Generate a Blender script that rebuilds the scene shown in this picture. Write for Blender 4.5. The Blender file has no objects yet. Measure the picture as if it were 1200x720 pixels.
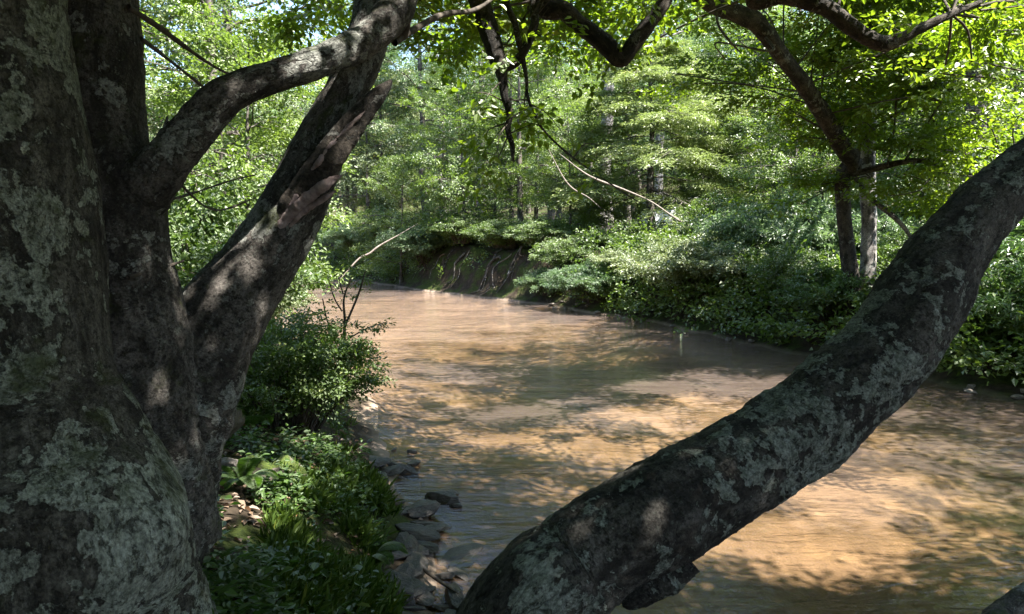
import bpy, math, random
import numpy as np
from mathutils import Vector

rng = np.random.default_rng(11)
random.seed(5)
scene = bpy.context.scene
COL = scene.collection
PI = math.pi
HAZE = 0.0

# ------------------------------------------------------------------ camera model
F = 857.0                                   # focal length in photograph pixels (1200 wide)
PITCH = math.atan(85.0 / F)
CAM = np.array([0.0, 0.0, 2.2])
FW = np.array([0.0, math.cos(PITCH), -math.sin(PITCH)])
UP = np.array([0.0, math.sin(PITCH), math.cos(PITCH)])
RT = np.array([1.0, 0.0, 0.0])

def P(px, py, d):
    return CAM + FW * d + RT * ((px - 600.0) / F * d) + UP * ((360.0 - py) / F * d)

def G(px, py, z=0.0):
    r = FW + RT * ((px - 600.0) / F) + UP * ((360.0 - py) / F)
    return CAM + r * ((z - CAM[2]) / r[2])

def project(p):
    q = p - CAM
    d = q @ FW
    dd = np.where(np.abs(d) < 1e-6, 1e-6, d)
    return 600 + F * (q @ RT) / dd, 360 - F * (q @ UP) / dd, d

SUN = np.array([0.50, -0.24, 1.0]); SUN /= np.linalg.norm(SUN)

# ------------------------------------------------------------------ noise
def _hash(i, j, k, seed):
    h = (i.astype(np.uint32) * np.uint32(374761393) + j.astype(np.uint32) * np.uint32(668265263)
         + k.astype(np.uint32) * np.uint32(2147483647) + np.uint32(seed * 974711 + 13))
    h = (h ^ (h >> np.uint32(13))) * np.uint32(1274126177)
    h = h ^ (h >> np.uint32(16))
    return (h & np.uint32(0xFFFF)).astype(np.float64) / 32767.5 - 1.0

def vnoise(p, scale=1.0, seed=0):
    p = np.asarray(p, float) * scale + 517.3
    i = np.floor(p).astype(np.int64); f = p - i
    f = f * f * f * (f * (f * 6 - 15) + 10)
    r = 0
    for a in (0, 1):
        wa = f[:, 0] if a else 1 - f[:, 0]
        for b in (0, 1):
            wb = f[:, 1] if b else 1 - f[:, 1]
            for c in (0, 1):
                wc = f[:, 2] if c else 1 - f[:, 2]
                r = r + wa * wb * wc * _hash(i[:, 0] + a, i[:, 1] + b, i[:, 2] + c, seed)
    return r

def fbm(p, scale=1.0, octv=4, seed=0, gain=0.5):
    r, a, s = 0, 1.0, scale
    for o in range(octv):
        r = r + a * vnoise(p, s, seed + o * 7)
        a *= gain; s *= 2.03
    return r

def norm(v):
    return v / np.maximum(np.linalg.norm(v, axis=-1, keepdims=True), 1e-9)

def sstep(a, b, x):
    t = np.clip((x - a) / (b - a), 0, 1)
    return t * t * (3 - 2 * t)

# ------------------------------------------------------------------ mesh building
def mesh_np(name, V, Q, mat=None, smooth=False, attrs=None):
    V = np.asarray(V, np.float32); Q = np.asarray(Q, np.int32)
    me = bpy.data.meshes.new(name)
    me.vertices.add(len(V)); me.vertices.foreach_set('co', V.ravel())
    k = Q.shape[1]
    me.loops.add(Q.size); me.loops.foreach_set('vertex_index', Q.ravel())
    me.polygons.add(len(Q))
    me.polygons.foreach_set('loop_start', np.arange(0, Q.size, k, dtype=np.int32))
    me.polygons.foreach_set('loop_total', np.full(len(Q), k, np.int32))
    me.polygons.foreach_set('use_smooth', np.full(len(Q), smooth, bool))
    for an, (typ, dom, data) in (attrs or {}).items():
        a = me.attributes.new(an, typ, dom)
        a.data.foreach_set('vector' if typ == 'FLOAT_VECTOR' else 'value', np.asarray(data, np.float32).ravel())
    me.update(calc_edges=True)
    me.validate()
    if mat is not None:
        me.materials.append(mat)
    return me

def link(name, me, parent=None):
    o = bpy.data.objects.new(name, me); COL.objects.link(o)
    if parent is not None:
        o.parent = parent
    return o

def tag(o, label=None, cat=None, group=None, kind=None):
    if label: o['label'] = label
    if cat: o['category'] = cat
    if group: o['group'] = group
    if kind: o['kind'] = kind
    return o

def thing(name, label, cat, loc=(0, 0, 0), group=None, rz=0.0, sc=1.0):
    e = bpy.data.objects.new(name, None); COL.objects.link(e)
    e.location = Vector([float(c) for c in loc]); e.rotation_euler = (0, 0, rz); e.scale = (sc, sc, sc)
    e.empty_display_size = 0.2
    return tag(e, label, cat, group)

def copy_thing(src, name, label, loc, rz, sc, group=None):
    e = src.copy(); COL.objects.link(e); e.name = name
    e.location = Vector([float(c) for c in loc]); e.rotation_euler = (0, 0, rz)
    e.scale = sc if hasattr(sc, '__len__') else (sc, sc, sc)
    e['label'] = label
    if group: e['group'] = group
    elif 'group' in e: del e['group']
    for ch in list(src.children):
        c = ch.copy(); COL.objects.link(c); c.parent = e
        c.matrix_parent_inverse = ch.matrix_parent_inverse.copy()
    return e

def catmull(pts, n_per):
    pts = np.asarray(pts, float)
    if len(pts) < 2:
        return pts
    ext = np.vstack([2 * pts[0] - pts[1], pts, 2 * pts[-1] - pts[-2]])
    out = []
    for i in range(len(pts) - 1):
        p0, p1, p2, p3 = ext[i], ext[i + 1], ext[i + 2], ext[i + 3]
        n = n_per[i] if hasattr(n_per, '__len__') else n_per
        t = np.linspace(0, 1, n, endpoint=False)[:, None]
        out.append(0.5 * ((2 * p1) + (-p0 + p2) * t + (2 * p0 - 5 * p1 + 4 * p2 - p3) * t**2 + (-p0 + 3 * p1 - 3 * p2 + p3) * t**3))
    out.append(pts[-1:])
    return np.vstack(out)

def sweep(path, rad, seg):
    """path (n,3), rad (n,) -> verts, quads, normals, ring length, angles"""
    n = len(path)
    T = norm(np.gradient(path, axis=0))
    up = np.array([0.0, 0, 1]) if abs(T[0][2]) < 0.9 else np.array([1.0, 0, 0])
    N = np.zeros_like(path)
    a = norm(up - T[0] * (up @ T[0]))
    for i in range(n):
        a = a - T[i] * (a @ T[i]); a = a / max(np.linalg.norm(a), 1e-9)
        N[i] = a
    B = np.cross(T, N)
    ang = np.linspace(0, 2 * PI, seg, endpoint=False)
    nr = N[:, None, :] * np.cos(ang)[None, :, None] + B[:, None, :] * np.sin(ang)[None, :, None]
    V = path[:, None, :] + nr * rad[:, None, None]
    i = np.arange(n - 1)[:, None] * seg; j = np.arange(seg)[None, :]; j2 = (j + 1) % seg
    Q = np.stack([i + j, i + j2, i + seg + j2, i + seg + j], -1).reshape(-1, 4)
    ln = np.concatenate([[0], np.cumsum(np.linalg.norm(np.diff(path, axis=0), axis=1))])
    return V, Q, nr, ln, ang

def limb_mesh(name, pts, rad, mat, step=0.012, seg=128, amp=0.012, bulges=(), seed=0, closed=(False, False), lobes=0.0, fine=0.003):
    pts = np.asarray(pts, float); rad = np.asarray(rad, float)
    seglen = np.linalg.norm(np.diff(pts, axis=0), axis=1)
    npер = [max(2, int(s / step)) for s in seglen]
    path = catmull(np.hstack([pts, rad[:, None]]), npер)
    path, r = path[:, :3], path[:, 3]
    r = np.maximum(r, 0.002)
    if closed[1]:
        m = min(8, len(r) - 1); r = r.copy(); r[-m:] *= np.linspace(1, 0.02, m) ** 0.5
    if closed[0]:
        m = min(8, len(r) - 1); r = r.copy(); r[:m] *= np.linspace(0.02, 1, m) ** 0.5
    V, Q, nr, ln, ang = sweep(path, r, seg)
    Rm = float(np.mean(rad))
    bk = np.zeros(V.shape)
    bk[..., 0] = np.cos(ang)[None, :] * Rm; bk[..., 1] = np.sin(ang)[None, :] * Rm; bk[..., 2] = ln[:, None]
    b = bk.reshape(-1, 3) + seed * 3.7
    Vf, nf = V.reshape(-1, 3), nr.reshape(-1, 3)
    rr = np.repeat(r, seg); k = np.clip(rr / max(Rm, 1e-6), 0.05, 1.6)
    st = b * np.array([1, 1, 0.45])
    dsp = amp * (fbm(st, 3.2, 3, seed) * 1.3 + 0.5 * np.abs(vnoise(b, 9, seed + 3)))
    dsp += fine * (fbm(b, 26, 4, seed + 9, 0.7) + .8 * np.abs(vnoise(st, 14, seed + 12)))
    if lobes:
        dsp += lobes * vnoise(np.stack([b[:, 0] * 1.2 / Rm, b[:, 1] * 1.2 / Rm, b[:, 2] * 0.5], 1), 1.0, seed + 20)
    Vf = Vf + nf * (dsp * k)[:, None]
    for (c, s, amt) in bulges:
        d2 = ((Vf - np.asarray(c)) ** 2).sum(1) / (s * s)
        Vf = Vf + nf * (amt * np.exp(-d2))[:, None]
    return mesh_np(name, Vf, Q, mat, True, {'bk': ('FLOAT_VECTOR', 'POINT', bk.reshape(-1, 3) + seed * 1.3)})

class Wood:
    """many thin tubes gathered into one mesh (the twigs and boughs of ONE plant)"""
    def __init__(s): s.V = []; s.Q = []; s.B = []; s.n = 0
    def add(s, pts, rad, seg=6, per=4, rough=0.0):
        pts = np.asarray(pts, float); rad = np.asarray(rad, float)
        pr = catmull(np.hstack([pts, rad[:, None]]), per)
        V, Q, nr, ln, ang = sweep(pr[:, :3], np.maximum(pr[:, 3], 0.0008), seg)
        Vf = V.reshape(-1, 3)
        if rough:
            Vf = Vf + nr.reshape(-1, 3) * (rough * fbm(Vf, 1.2 / max(rough * 8, .05), 3))[:, None]
        bk = np.zeros(V.shape); Rm = float(rad.mean())
        bk[..., 0] = np.cos(ang)[None, :] * Rm; bk[..., 1] = np.sin(ang)[None, :] * Rm; bk[..., 2] = ln[:, None] + s.n * 0.37
        s.V.append(Vf); s.Q.append(Q + s.n); s.B.append(bk.reshape(-1, 3)); s.n += len(Vf)
        return pr[:, :3]
    def mesh(s, name, mat):
        return mesh_np(name, np.vstack(s.V), np.vstack(s.Q), mat, True, {'bk': ('FLOAT_VECTOR', 'POINT', np.vstack(s.B))})

# ------------------------------------------------------------------ leaves
def leaf_arrays(pos, d, n, L, W, tint, fold=0.18, six=False, curl=0.12):
    d = norm(d); n = norm(n - d * (n * d).sum(1, keepdims=True)); s = np.cross(n, d)
    L = L[:, None]; W = W[:, None]
    N = len(pos)
    if six:
        v = [pos,
             pos + d * L * .38 + s * W * .5 + n * W * fold, pos + d * L * .74 + s * W * .34 + n * (W * fold * .6 - L * curl * .4),
             pos + d * L - n * L * curl,
             pos + d * L * .74 - s * W * .34 + n * (W * fold * .6 - L * curl * .4), pos + d * L * .38 - s * W * .5 + n * W * fold]
        V = np.stack(v, 1).reshape(-1, 3)
        i = np.arange(N)[:, None] * 6
        Q = np.stack([i + np.array([0, 1, 2, 3]), i + np.array([0, 3, 4, 5])], 1).reshape(-1, 4)
        return V, Q, np.repeat(tint, 2)
    v = [pos, pos + d * L * .45 + s * W * .5 + n * W * fold, pos + d * L - n * L * curl, pos + d * L * .45 - s * W * .5 + n * W * fold]
    V = np.stack(v, 1).reshape(-1, 3)
    Q = (np.arange(N)[:, None] * 4 + np.arange(4)[None, :])
    return V, Q, tint

def leaf_mesh(name, parts, mat):
    V, Q, T, n = [], [], [], 0
    for (v, q, t) in parts:
        V.append(v); Q.append(q + n); T.append(t); n += len(v)
    return mesh_np(name, np.vstack(V), np.vstack(Q), mat, False, {'tint': ('FLOAT', 'FACE', np.concatenate(T))})

def template(kind):
    t = []   # x, y, angle, size
    r = np.random.default_rng(3)
    if kind == 'broad':
        for i in range(8):
            x = 0.1 + 0.11 * i; sd = 1 if i % 2 else -1
            t.append((x, 0.02 * sd, sd * (0.95 - 0.05 * i), 1.0 - 0.03 * i))
        t.append((0.98, 0, 0.0, 0.9))
        for (x0, sd) in ((0.28, 1), (0.4, -1), (0.62, 1)):
            for j in range(5):
                a = sd * 0.75; q = 0.1 + 0.09 * j
                s2 = 1 if j % 2 else -1
                t.append((x0 + q * math.cos(a), q * math.sin(a), a + s2 * 0.8 * (j < 4), 0.85))
    elif kind == 'frond':        # hemlock: flat triangular sprays of thin needle-twigs
        for i in range(13):
            x = 0.06 + 0.072 * i; w = 0.40 * (1 - 0.82 * i / 13)
            for sd in (1, -1):
                a = sd * 0.95
                m = max(1, int(round(w / 0.11)))
                for j in range(m):
                    q = j * 0.11
                    t.append((x + q * math.cos(a), q * math.sin(a), a + 0.10 * sd * (j % 2), 1.0))
        t.append((0.93, 0, 0, 1.0))
    elif kind == 'rosette':
        for j in range(4):
            for i in range(5):
                t.append((0.25 + 0.22 * j, 0, i * 1.257 + j * 0.6, 1.0 - 0.06 * j))
    return np.array(t)

TPL = {k: template(k) for k in ('broad', 'frond', 'rosette')}

def sprays(o, X, Zn, size, leafL, leafW, kind='broad', jit=0.35, six=False, tilt=0.35, droop=0.15, keep=1.0, tint=None):
    """o (S,3) spray origins, X dirs, Zn normals, size (S,) spray length"""
    o = np.asarray(o, float); S = len(o)
    X = norm(np.asarray(X, float)); Zn = norm(np.asarray(Zn, float) - X * (np.asarray(Zn) * X).sum(1, keepdims=True)); Y = np.cross(Zn, X)
    t = TPL[kind]; K = len(t)
    sz = np.asarray(size)[:, None, None]
    tx, ty, ta, ts = t[:, 0][None, :, None], t[:, 1][None, :, None], t[:, 2], t[:, 3]
    pos = o[:, None, :] + sz * (X[:, None] * tx + Y[:, None] * ty - Zn[:, None] * (droop * (tx ** 2 + ty ** 2)))
    ang = ta[None, :] + rng.normal(0, jit, (S, K))
    dr = X[:, None] * np.cos(ang)[..., None] + Y[:, None] * np.sin(ang)[..., None] - Zn[:, None] * (droop + rng.normal(0, tilt, (S, K, 1)))
    nn = Zn[:, None] + rng.normal(0, tilt, (S, K, 3))
    LL = leafL * ts[None, :] * rng.uniform(0.7, 1.2, (S, K)); WW = leafW * ts[None, :] * rng.uniform(0.75, 1.2, (S, K))
    if tint is None:
        tint = rng.uniform(0, 1, S)
    tt = np.clip(tint[:, None] * 0.6 + rng.uniform(0, .4, (S, K)), 0, 1)
    pos = pos + rng.normal(0, leafL * .25, pos.shape)
    f = lambda a: a.reshape(-1, a.shape[-1]) if a.ndim == 3 else a.ravel()
    pos, dr, nn, LL, WW, tt = f(pos), f(dr), f(nn), f(LL), f(WW), f(tt)
    if keep < 1.0:
        m = rng.random(len(pos)) < keep
        pos, dr, nn, LL, WW, tt = pos[m], dr[m], nn[m], LL[m], WW[m], tt[m]
    return leaf_arrays(pos, dr, nn, LL, WW, tt, six=six)

# ------------------------------------------------------------------ materials
def new_mat(name):
    m = bpy.data.materials.new(name); m.use_nodes = True
    nt = m.node_tree; nt.nodes.clear()
    return m, nt

class NT:
    def __init__(s, nt): s.nt = nt
    def n(s, typ, **kw):
        nd = s.nt.nodes.new(typ)
        for k, v in kw.items():
            if k.startswith('i_'):
                nd.inputs[k[2:].replace('_', ' ')].default_value = v
            else:
                setattr(nd, k, v)
        return nd
    def l(s, a, b): s.nt.links.new(a, b)
    def noise(s, co, scale, detail=4, rough=0.55, dist=0.0):
        nd = s.n('ShaderNodeTexNoise'); nd.inputs['Scale'].default_value = scale; nd.inputs['Detail'].default_value = detail
        nd.inputs['Roughness'].default_value = rough; nd.inputs['Distortion'].default_value = dist
        if co is not None: s.l(co, nd.inputs['Vector'])
        return nd.outputs['Fac']
    def ramp(s, fac, stops, interp='LINEAR'):
        nd = s.n('ShaderNodeValToRGB'); cr = nd.color_ramp; cr.interpolation = interp
        while len(cr.elements) > 1: cr.elements.remove(cr.elements[-1])
        cr.elements[0].position = stops[0][0]; cr.elements[0].color = col(stops[0][1])
        for p, c in stops[1:]:
            e = cr.elements.new(p); e.color = col(c)
        s.l(fac, nd.inputs['Fac']); return nd.outputs['Color']
    def mix(s, fac, a, b, mode='MIX'):
        nd = s.n('ShaderNodeMix'); nd.data_type = 'RGBA'; nd.blend_type = mode
        for sock, v in ((nd.inputs[0], fac), (nd.inputs[6], a), (nd.inputs[7], b)):
            if hasattr(v, 'is_output'): s.l(v, sock)
            elif isinstance(v, (int, float)): sock.default_value = v
            else: sock.default_value = col(v)
        return nd.outputs[2]
    def math(s, op, a, b=0.0, clamp=False):
        nd = s.n('ShaderNodeMath'); nd.operation = op; nd.use_clamp = clamp
        for i, v in enumerate((a, b)):
            if hasattr(v, 'is_output'): s.l(v, nd.inputs[i])
            else: nd.inputs[i].default_value = v
        return nd.outputs[0]
    def mapping(s, co, scale=(1, 1, 1), rot=(0, 0, 0), loc=(0, 0, 0)):
        nd = s.n('ShaderNodeMapping'); nd.inputs['Scale'].default_value = scale; nd.inputs['Rotation'].default_value = rot
        nd.inputs['Location'].default_value = loc
        s.l(co, nd.inputs['Vector']); return nd.outputs[0]

def col(c):
    if isinstance(c, (int, float)): return (c, c, c, 1)
    return (c[0], c[1], c[2], 1) if len(c) == 3 else c

def leaf_mat(name, dark, light, trans, tmix=0.42, gloss=0.05, rough=0.52, var=0.25):
    m, nt = new_mat(name); t = NT(nt)
    at = t.n('ShaderNodeAttribute'); at.attribute_name = 'tint'
    oi = t.n('ShaderNodeObjectInfo')
    k = t.math('ADD', at.outputs['Fac'], t.math('MULTIPLY', t.math('SUBTRACT', oi.outputs['Random'], 0.5), var), True)
    c = t.mix(k, dark, light)
    # a few yellowing leaves
    yel = t.math('GREATER_THAN', at.outputs['Fac'], 0.965)
    c = t.mix(t.math('MULTIPLY', yel, 0.6), c, (light[0] * 1.7, light[1] * 1.15, light[2] * .8))
    tc = t.mix(1.0, c, trans, 'MULTIPLY')
    di = t.n('ShaderNodeBsdfDiffuse'); t.l(c, di.inputs['Color'])
    tr = t.n('ShaderNodeBsdfTranslucent'); t.l(tc, tr.inputs['Color'])
    gl = t.n('ShaderNodeBsdfGlossy'); gl.inputs['Roughness'].default_value = rough; gl.inputs['Color'].default_value = (1, 1, 1, 1)
    m1 = t.n('ShaderNodeMixShader'); m1.inputs[0].default_value = tmix
    t.l(di.outputs[0], m1.inputs[1]); t.l(tr.outputs[0], m1.inputs[2])
    fr = t.n('ShaderNodeLayerWeight'); fr.inputs['Blend'].default_value = 0.25
    ff = t.math('ADD', t.math('MULTIPLY', fr.outputs['Fresnel'], 0.10), gloss * .6)
    m2 = t.n('ShaderNodeMixShader'); t.l(ff, m2.inputs[0]); t.l(m1.outputs[0], m2.inputs[1]); t.l(gl.outputs[0], m2.inputs[2])
    o = t.n('ShaderNodeOutputMaterial'); t.l(m2.outputs[0], o.inputs[0])
    return m

def bark_mat(name, dark, mid, lich_a, lich_b, lich_scale=7.0, lich_t=0.54, moss=0.0, crack=0.35, fine_t=0.62, bump=0.6, stretch=0.45):
    m, nt = new_mat(name); t = NT(nt)
    at = t.n('ShaderNodeAttribute'); at.attribute_name = 'bk'
    co = at.outputs['Vector']
    st = t.mapping(co, (1, 1, stretch))
    base = t.noise(st, 14, 8, 0.68)
    big = t.noise(co, 2.3, 3, 0.5)
    c = t.ramp(t.math('ADD', t.math('MULTIPLY', base, 0.75), t.math('MULTIPLY', big, 0.3)), [(0.36, [x * .25 for x in dark]), (0.47, dark), (0.56, mid), (0.68, [x * 1.7 for x in mid])])
    # lichen in large crisp patches, then fine spots
    n1 = t.noise(co, lich_scale, 7, 0.62, 0.35); n2 = t.noise(co, lich_scale * 4.2, 4, 0.6, 0.2)
    n0 = t.noise(co, 2.0, 2, 0.5)
    lm = t.math('ADD', t.math('ADD', n1, t.math('MULTIPLY', t.math('SUBTRACT', n2, .5), .42)), t.math('MULTIPLY', t.math('SUBTRACT', n0, .5), .65))
    mask = t.ramp(lm, [(lich_t, 0), (lich_t + 0.025, 1)])
    lc = t.ramp(t.noise(co, 38, 6, 0.7), [(0.35, lich_a), (0.62, lich_b)])
    c = t.mix(t.math('MULTIPLY', mask, 0.88), c, lc)
    dz = t.n('ShaderNodeTexNoise'); dz.inputs['Scale'].default_value = 22; dz.inputs['Detail'].default_value = 5; dz.inputs['Roughness'].default_value = .7; t.l(co, dz.inputs['Vector'])
    ds = t.n('ShaderNodeVectorMath'); ds.operation = 'SCALE'; ds.inputs['Scale'].default_value = 0.075; t.l(dz.outputs['Color'], ds.inputs[0])
    da = t.n('ShaderNodeVectorMath'); da.operation = 'ADD'; t.l(co, da.inputs[0]); t.l(ds.outputs[0], da.inputs[1])
    v = t.n('ShaderNodeTexVoronoi'); v.inputs['Scale'].default_value = 24; v.inputs['Randomness'].default_value = 1.0
    t.l(da.outputs[0], v.inputs['Vector'])
    spot = t.math('MULTIPLY', t.math('LESS_THAN', v.outputs['Distance'], t.math('MULTIPLY', t.noise(co, 9, 3, .6), .55)), t.math('GREATER_THAN', t.noise(co, 5, 3, 0.6), fine_t - 0.05))
    c = t.mix(t.math('MULTIPLY', spot, 0.55), c, lc)
    sp2 = t.ramp(t.noise(co, 75, 5, 0.7), [(fine_t - .02, 0), (fine_t + 0.06, 1)])
    c = t.mix(t.math('MULTIPLY', sp2, 0.35), c, lich_a)
    pit = t.ramp(t.noise(co, 46, 6, 0.75), [(0.40, 1), (0.47, 0)])
    c = t.mix(t.math('MULTIPLY', pit, 0.7), c, [x * .3 for x in dark])
    # cracks
    dist = t.n('ShaderNodeVectorMath'); dist.operation = 'ADD'
    nz = t.n('ShaderNodeTexNoise'); nz.inputs['Scale'].default_value = 6; nz.inputs['Detail'].default_value = 4; t.l(co, nz.inputs['Vector'])
    sc = t.n('ShaderNodeVectorMath'); sc.operation = 'SCALE'; sc.inputs['Scale'].default_value = 0.12; t.l(nz.outputs['Color'], sc.inputs[0])
    t.l(t.mapping(co, (1, 1, 0.35)), dist.inputs[0]); t.l(sc.outputs[0], dist.inputs[1])
    ve = t.n('ShaderNodeTexVoronoi'); ve.feature = 'DISTANCE_TO_EDGE'; ve.inputs['Scale'].default_value = 17
    t.l(dist.outputs[0], ve.inputs['Vector'])
    cr = t.ramp(ve.outputs['Distance'], [(0.0, 1), (0.035, 0)])
    crm = t.math('MULTIPLY', cr, t.ramp(t.noise(co, 4, 3, .5), [(0.5, 0), (0.66, 1)]))
    c = t.mix(t.math('MULTIPLY', crm, crack), c, [x * .3 for x in dark])
    fl = t.ramp(t.noise(co, 130, 4, .75), [(.38, .45), (.5, 1.0), (.62, 1.55)])
    c = t.mix(.85, c, fl, 'MULTIPLY')
    ed = t.math('MULTIPLY', t.ramp(lm, [(lich_t - .05, 0), (lich_t - .01, 1), (lich_t + .005, 1), (lich_t + .02, 0)]), .5)
    c = t.mix(ed, c, [x * .35 for x in dark])
    if moss:
        ge = t.n('ShaderNodeNewGeometry'); sx = t.n('ShaderNodeSeparateXYZ'); t.l(ge.outputs['Normal'], sx.inputs[0])
        mm = t.math('ADD', t.math('MULTIPLY', sx.outputs['Z'], 0.12), t.noise(co, 6, 6, 0.65))
        mk = t.ramp(mm, [(0.60 - moss * .1, 0), (0.70 - moss * .1, 1)])
        c = t.mix(t.math('MULTIPLY', mk, 0.75), c, t.ramp(t.noise(co, 45, 4, .6), [(.35, (.018, .024, .008)), (.7, (.07, .085, .02))]))
    h = t.math('ADD', t.math('MULTIPLY', base, 0.6), t.math('MULTIPLY', mask, 0.12))
    h = t.math('SUBTRACT', h, t.math('MULTIPLY', crm, 0.18))
    h = t.math('ADD', h, t.math('MULTIPLY', t.noise(co, 80, 6, 0.75), 0.42))
    bp = t.n('ShaderNodeBump'); bp.inputs['Strength'].default_value = bump; bp.inputs['Distance'].default_value = 0.03
    h = t.math('SUBTRACT', h, t.math('MULTIPLY', pit, .25))
    t.l(h, bp.inputs['Height'])
    b = t.n('ShaderNodeBsdfPrincipled'); b.inputs['Roughness'].default_value = 0.86; b.inputs['Specular IOR Level'].default_value = 0.25
    t.l(c, b.inputs['Base Color']); t.l(bp.outputs[0], b.inputs['Normal'])
    o = t.n('ShaderNodeOutputMaterial'); t.l(b.outputs[0], o.inputs[0])
    return m

def simple_mat(name, ca, cb, scale=8.0, rough=0.8, bump=0.3, attr=None, spec=0.3, stops=(0.35, 0.65), moss=None):
    m, nt = new_mat(name); t = NT(nt)
    if attr:
        at = t.n('ShaderNodeAttribute'); at.attribute_name = attr; co = at.outputs['Vector']
    else:
        tc = t.n('ShaderNodeTexCoord'); co = tc.outputs['Object']
    f = t.noise(co, scale, 7, 0.65)
    c = t.ramp(f, [(stops[0], ca), (stops[1], cb)])
    if moss:
        ge = t.n('ShaderNodeNewGeometry'); sx = t.n('ShaderNodeSeparateXYZ'); t.l(ge.outputs['Normal'], sx.inputs[0])
        mm = t.math('ADD', t.math('MULTIPLY', sx.outputs['Z'], 0.3), t.noise(co, scale * .6, 6, 0.65))
        c = t.mix(t.ramp(mm, [(moss, 0), (moss + .08, 1)]), c, t.ramp(t.noise(co, scale * 6, 4, .6), [(.35, (.02, .035, .008)), (.7, (.075, .10, .018))]))
    bp = t.n('ShaderNodeBump'); bp.inputs['Strength'].default_value = bump; bp.inputs['Distance'].default_value = 0.03
    t.l(t.noise(co, scale * 3, 6, 0.7), bp.inputs['Height'])
    b = t.n('ShaderNodeBsdfPrincipled'); b.inputs['Roughness'].default_value = rough; b.inputs['Specular IOR Level'].default_value = spec
    t.l(c, b.inputs['Base Color']); t.l(bp.outputs[0], b.inputs['Normal'])
    o = t.n('ShaderNodeOutputMaterial'); t.l(b.outputs[0], o.inputs[0])
    return m

M = {}
M['bark_pale'] = bark_mat('bark_pale', (.042, .038, .031), (.115, .106, .088), (.19, .205, .165), (.36, .375, .31), 6.0, 0.495, 0.25, .4, .62, bump=.9)
M['bark_dark'] = bark_mat('bark_dark', (.036, .032, .028), (.105, .094, .084), (.15, .16, .14), (.29, .29, .265), 9.0, 0.55, 0.1, .5, .57, bump=.9)
M['bark_black'] = bark_mat('bark_black', (.018, .015, .012), (.055, .046, .038), (.10, .10, .09), (.2, .2, .18), 9.0, 0.62, 0, .5, .64, bump=.9)
M['bark_limb'] = bark_mat('bark_limb', (.028, .026, .023), (.085, .079, .070), (.12, .14, .115), (.30, .32, .28), 8.5, 0.565, 0, .6, .60, bump=1.0)
M['bark_far'] = bark_mat('bark_far', (.04, .033, .027), (.13, .115, .10), (.2, .2, .18), (.3, .3, .28), 4.0, 0.62, 0, .4, .66, bump=.5)
M['bark_grey'] = bark_mat('bark_grey', (.10, .09, .085), (.26, .24, .23), (.33, .32, .30), (.42, .41, .39), 3.0, 0.56, 0, .5, .64, bump=.5)
M['twig'] = simple_mat('twig', (.025, .02, .016), (.09, .075, .06), 20, .85, .2, 'bk')
M['dead_wood'] = simple_mat('dead_wood', (.12, .095, .08), (.27, .235, .205), 12, .8, .3, 'bk')
M['torn_wood'] = simple_mat('torn_wood', (.10, .065, .06), (.40, .31, .30), 22, .75, .6, 'bk')
M['leaf_near'] = leaf_mat('leaf_near', (.065, .120, .010), (.135, .195, .020), (2.3, 2.2, 1.0), .50, .03)
M['leaf_wood'] = leaf_mat('leaf_wood', (.062, .115, .022), (.140, .200, .044), (1.9, 1.9, 1.1), .44, .03)
M['leaf_cool'] = leaf_mat('leaf_cool', (.058, .112, .048), (.125, .185, .085), (1.8, 1.8, 1.3), .42, .03)
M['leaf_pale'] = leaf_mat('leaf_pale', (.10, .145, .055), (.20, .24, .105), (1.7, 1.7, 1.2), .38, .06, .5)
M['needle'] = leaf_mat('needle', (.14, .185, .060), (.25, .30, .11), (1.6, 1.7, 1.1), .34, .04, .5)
M['leaf_shrub'] = leaf_mat('leaf_shrub', (.045, .090, .016), (.105, .16, .032), (2.0, 2.0, 1.1), .38, .04)
M['leaf_lance'] = leaf_mat('leaf_lance', (.040, .090, .022), (.085, .15, .040), (2.0, 2.0, 1.2), .32, .07, .35)
M['leaf_ground'] = leaf_mat('leaf_ground', (.035, .080, .013), (.075, .135, .025), (2.0, 2.2, 1.1), .38, .03)
M['grass'] = leaf_mat('grass', (.045, .090, .012), (.10, .155, .025), (2.0, 2.1, 1.1), .38, .03)
M['litter'] = leaf_mat('litter', (.09, .055, .035), (.26, .18, .12), (1.3, 1.2, 1.0), .12, .04)
M['rock_wet'] = simple_mat('rock_wet', (.010, .009, .008), (.075, .064, .057), 5, .42, .5, None, .5)
M['rock_dry'] = simple_mat('rock_dry', (.10, .085, .075), (.30, .26, .23), 6, .8, .5)
M['rock_moss'] = simple_mat('rock_moss', (.05, .045, .035), (.14, .12, .10), 6, .9, .6, None, .2, moss=.62)

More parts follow.
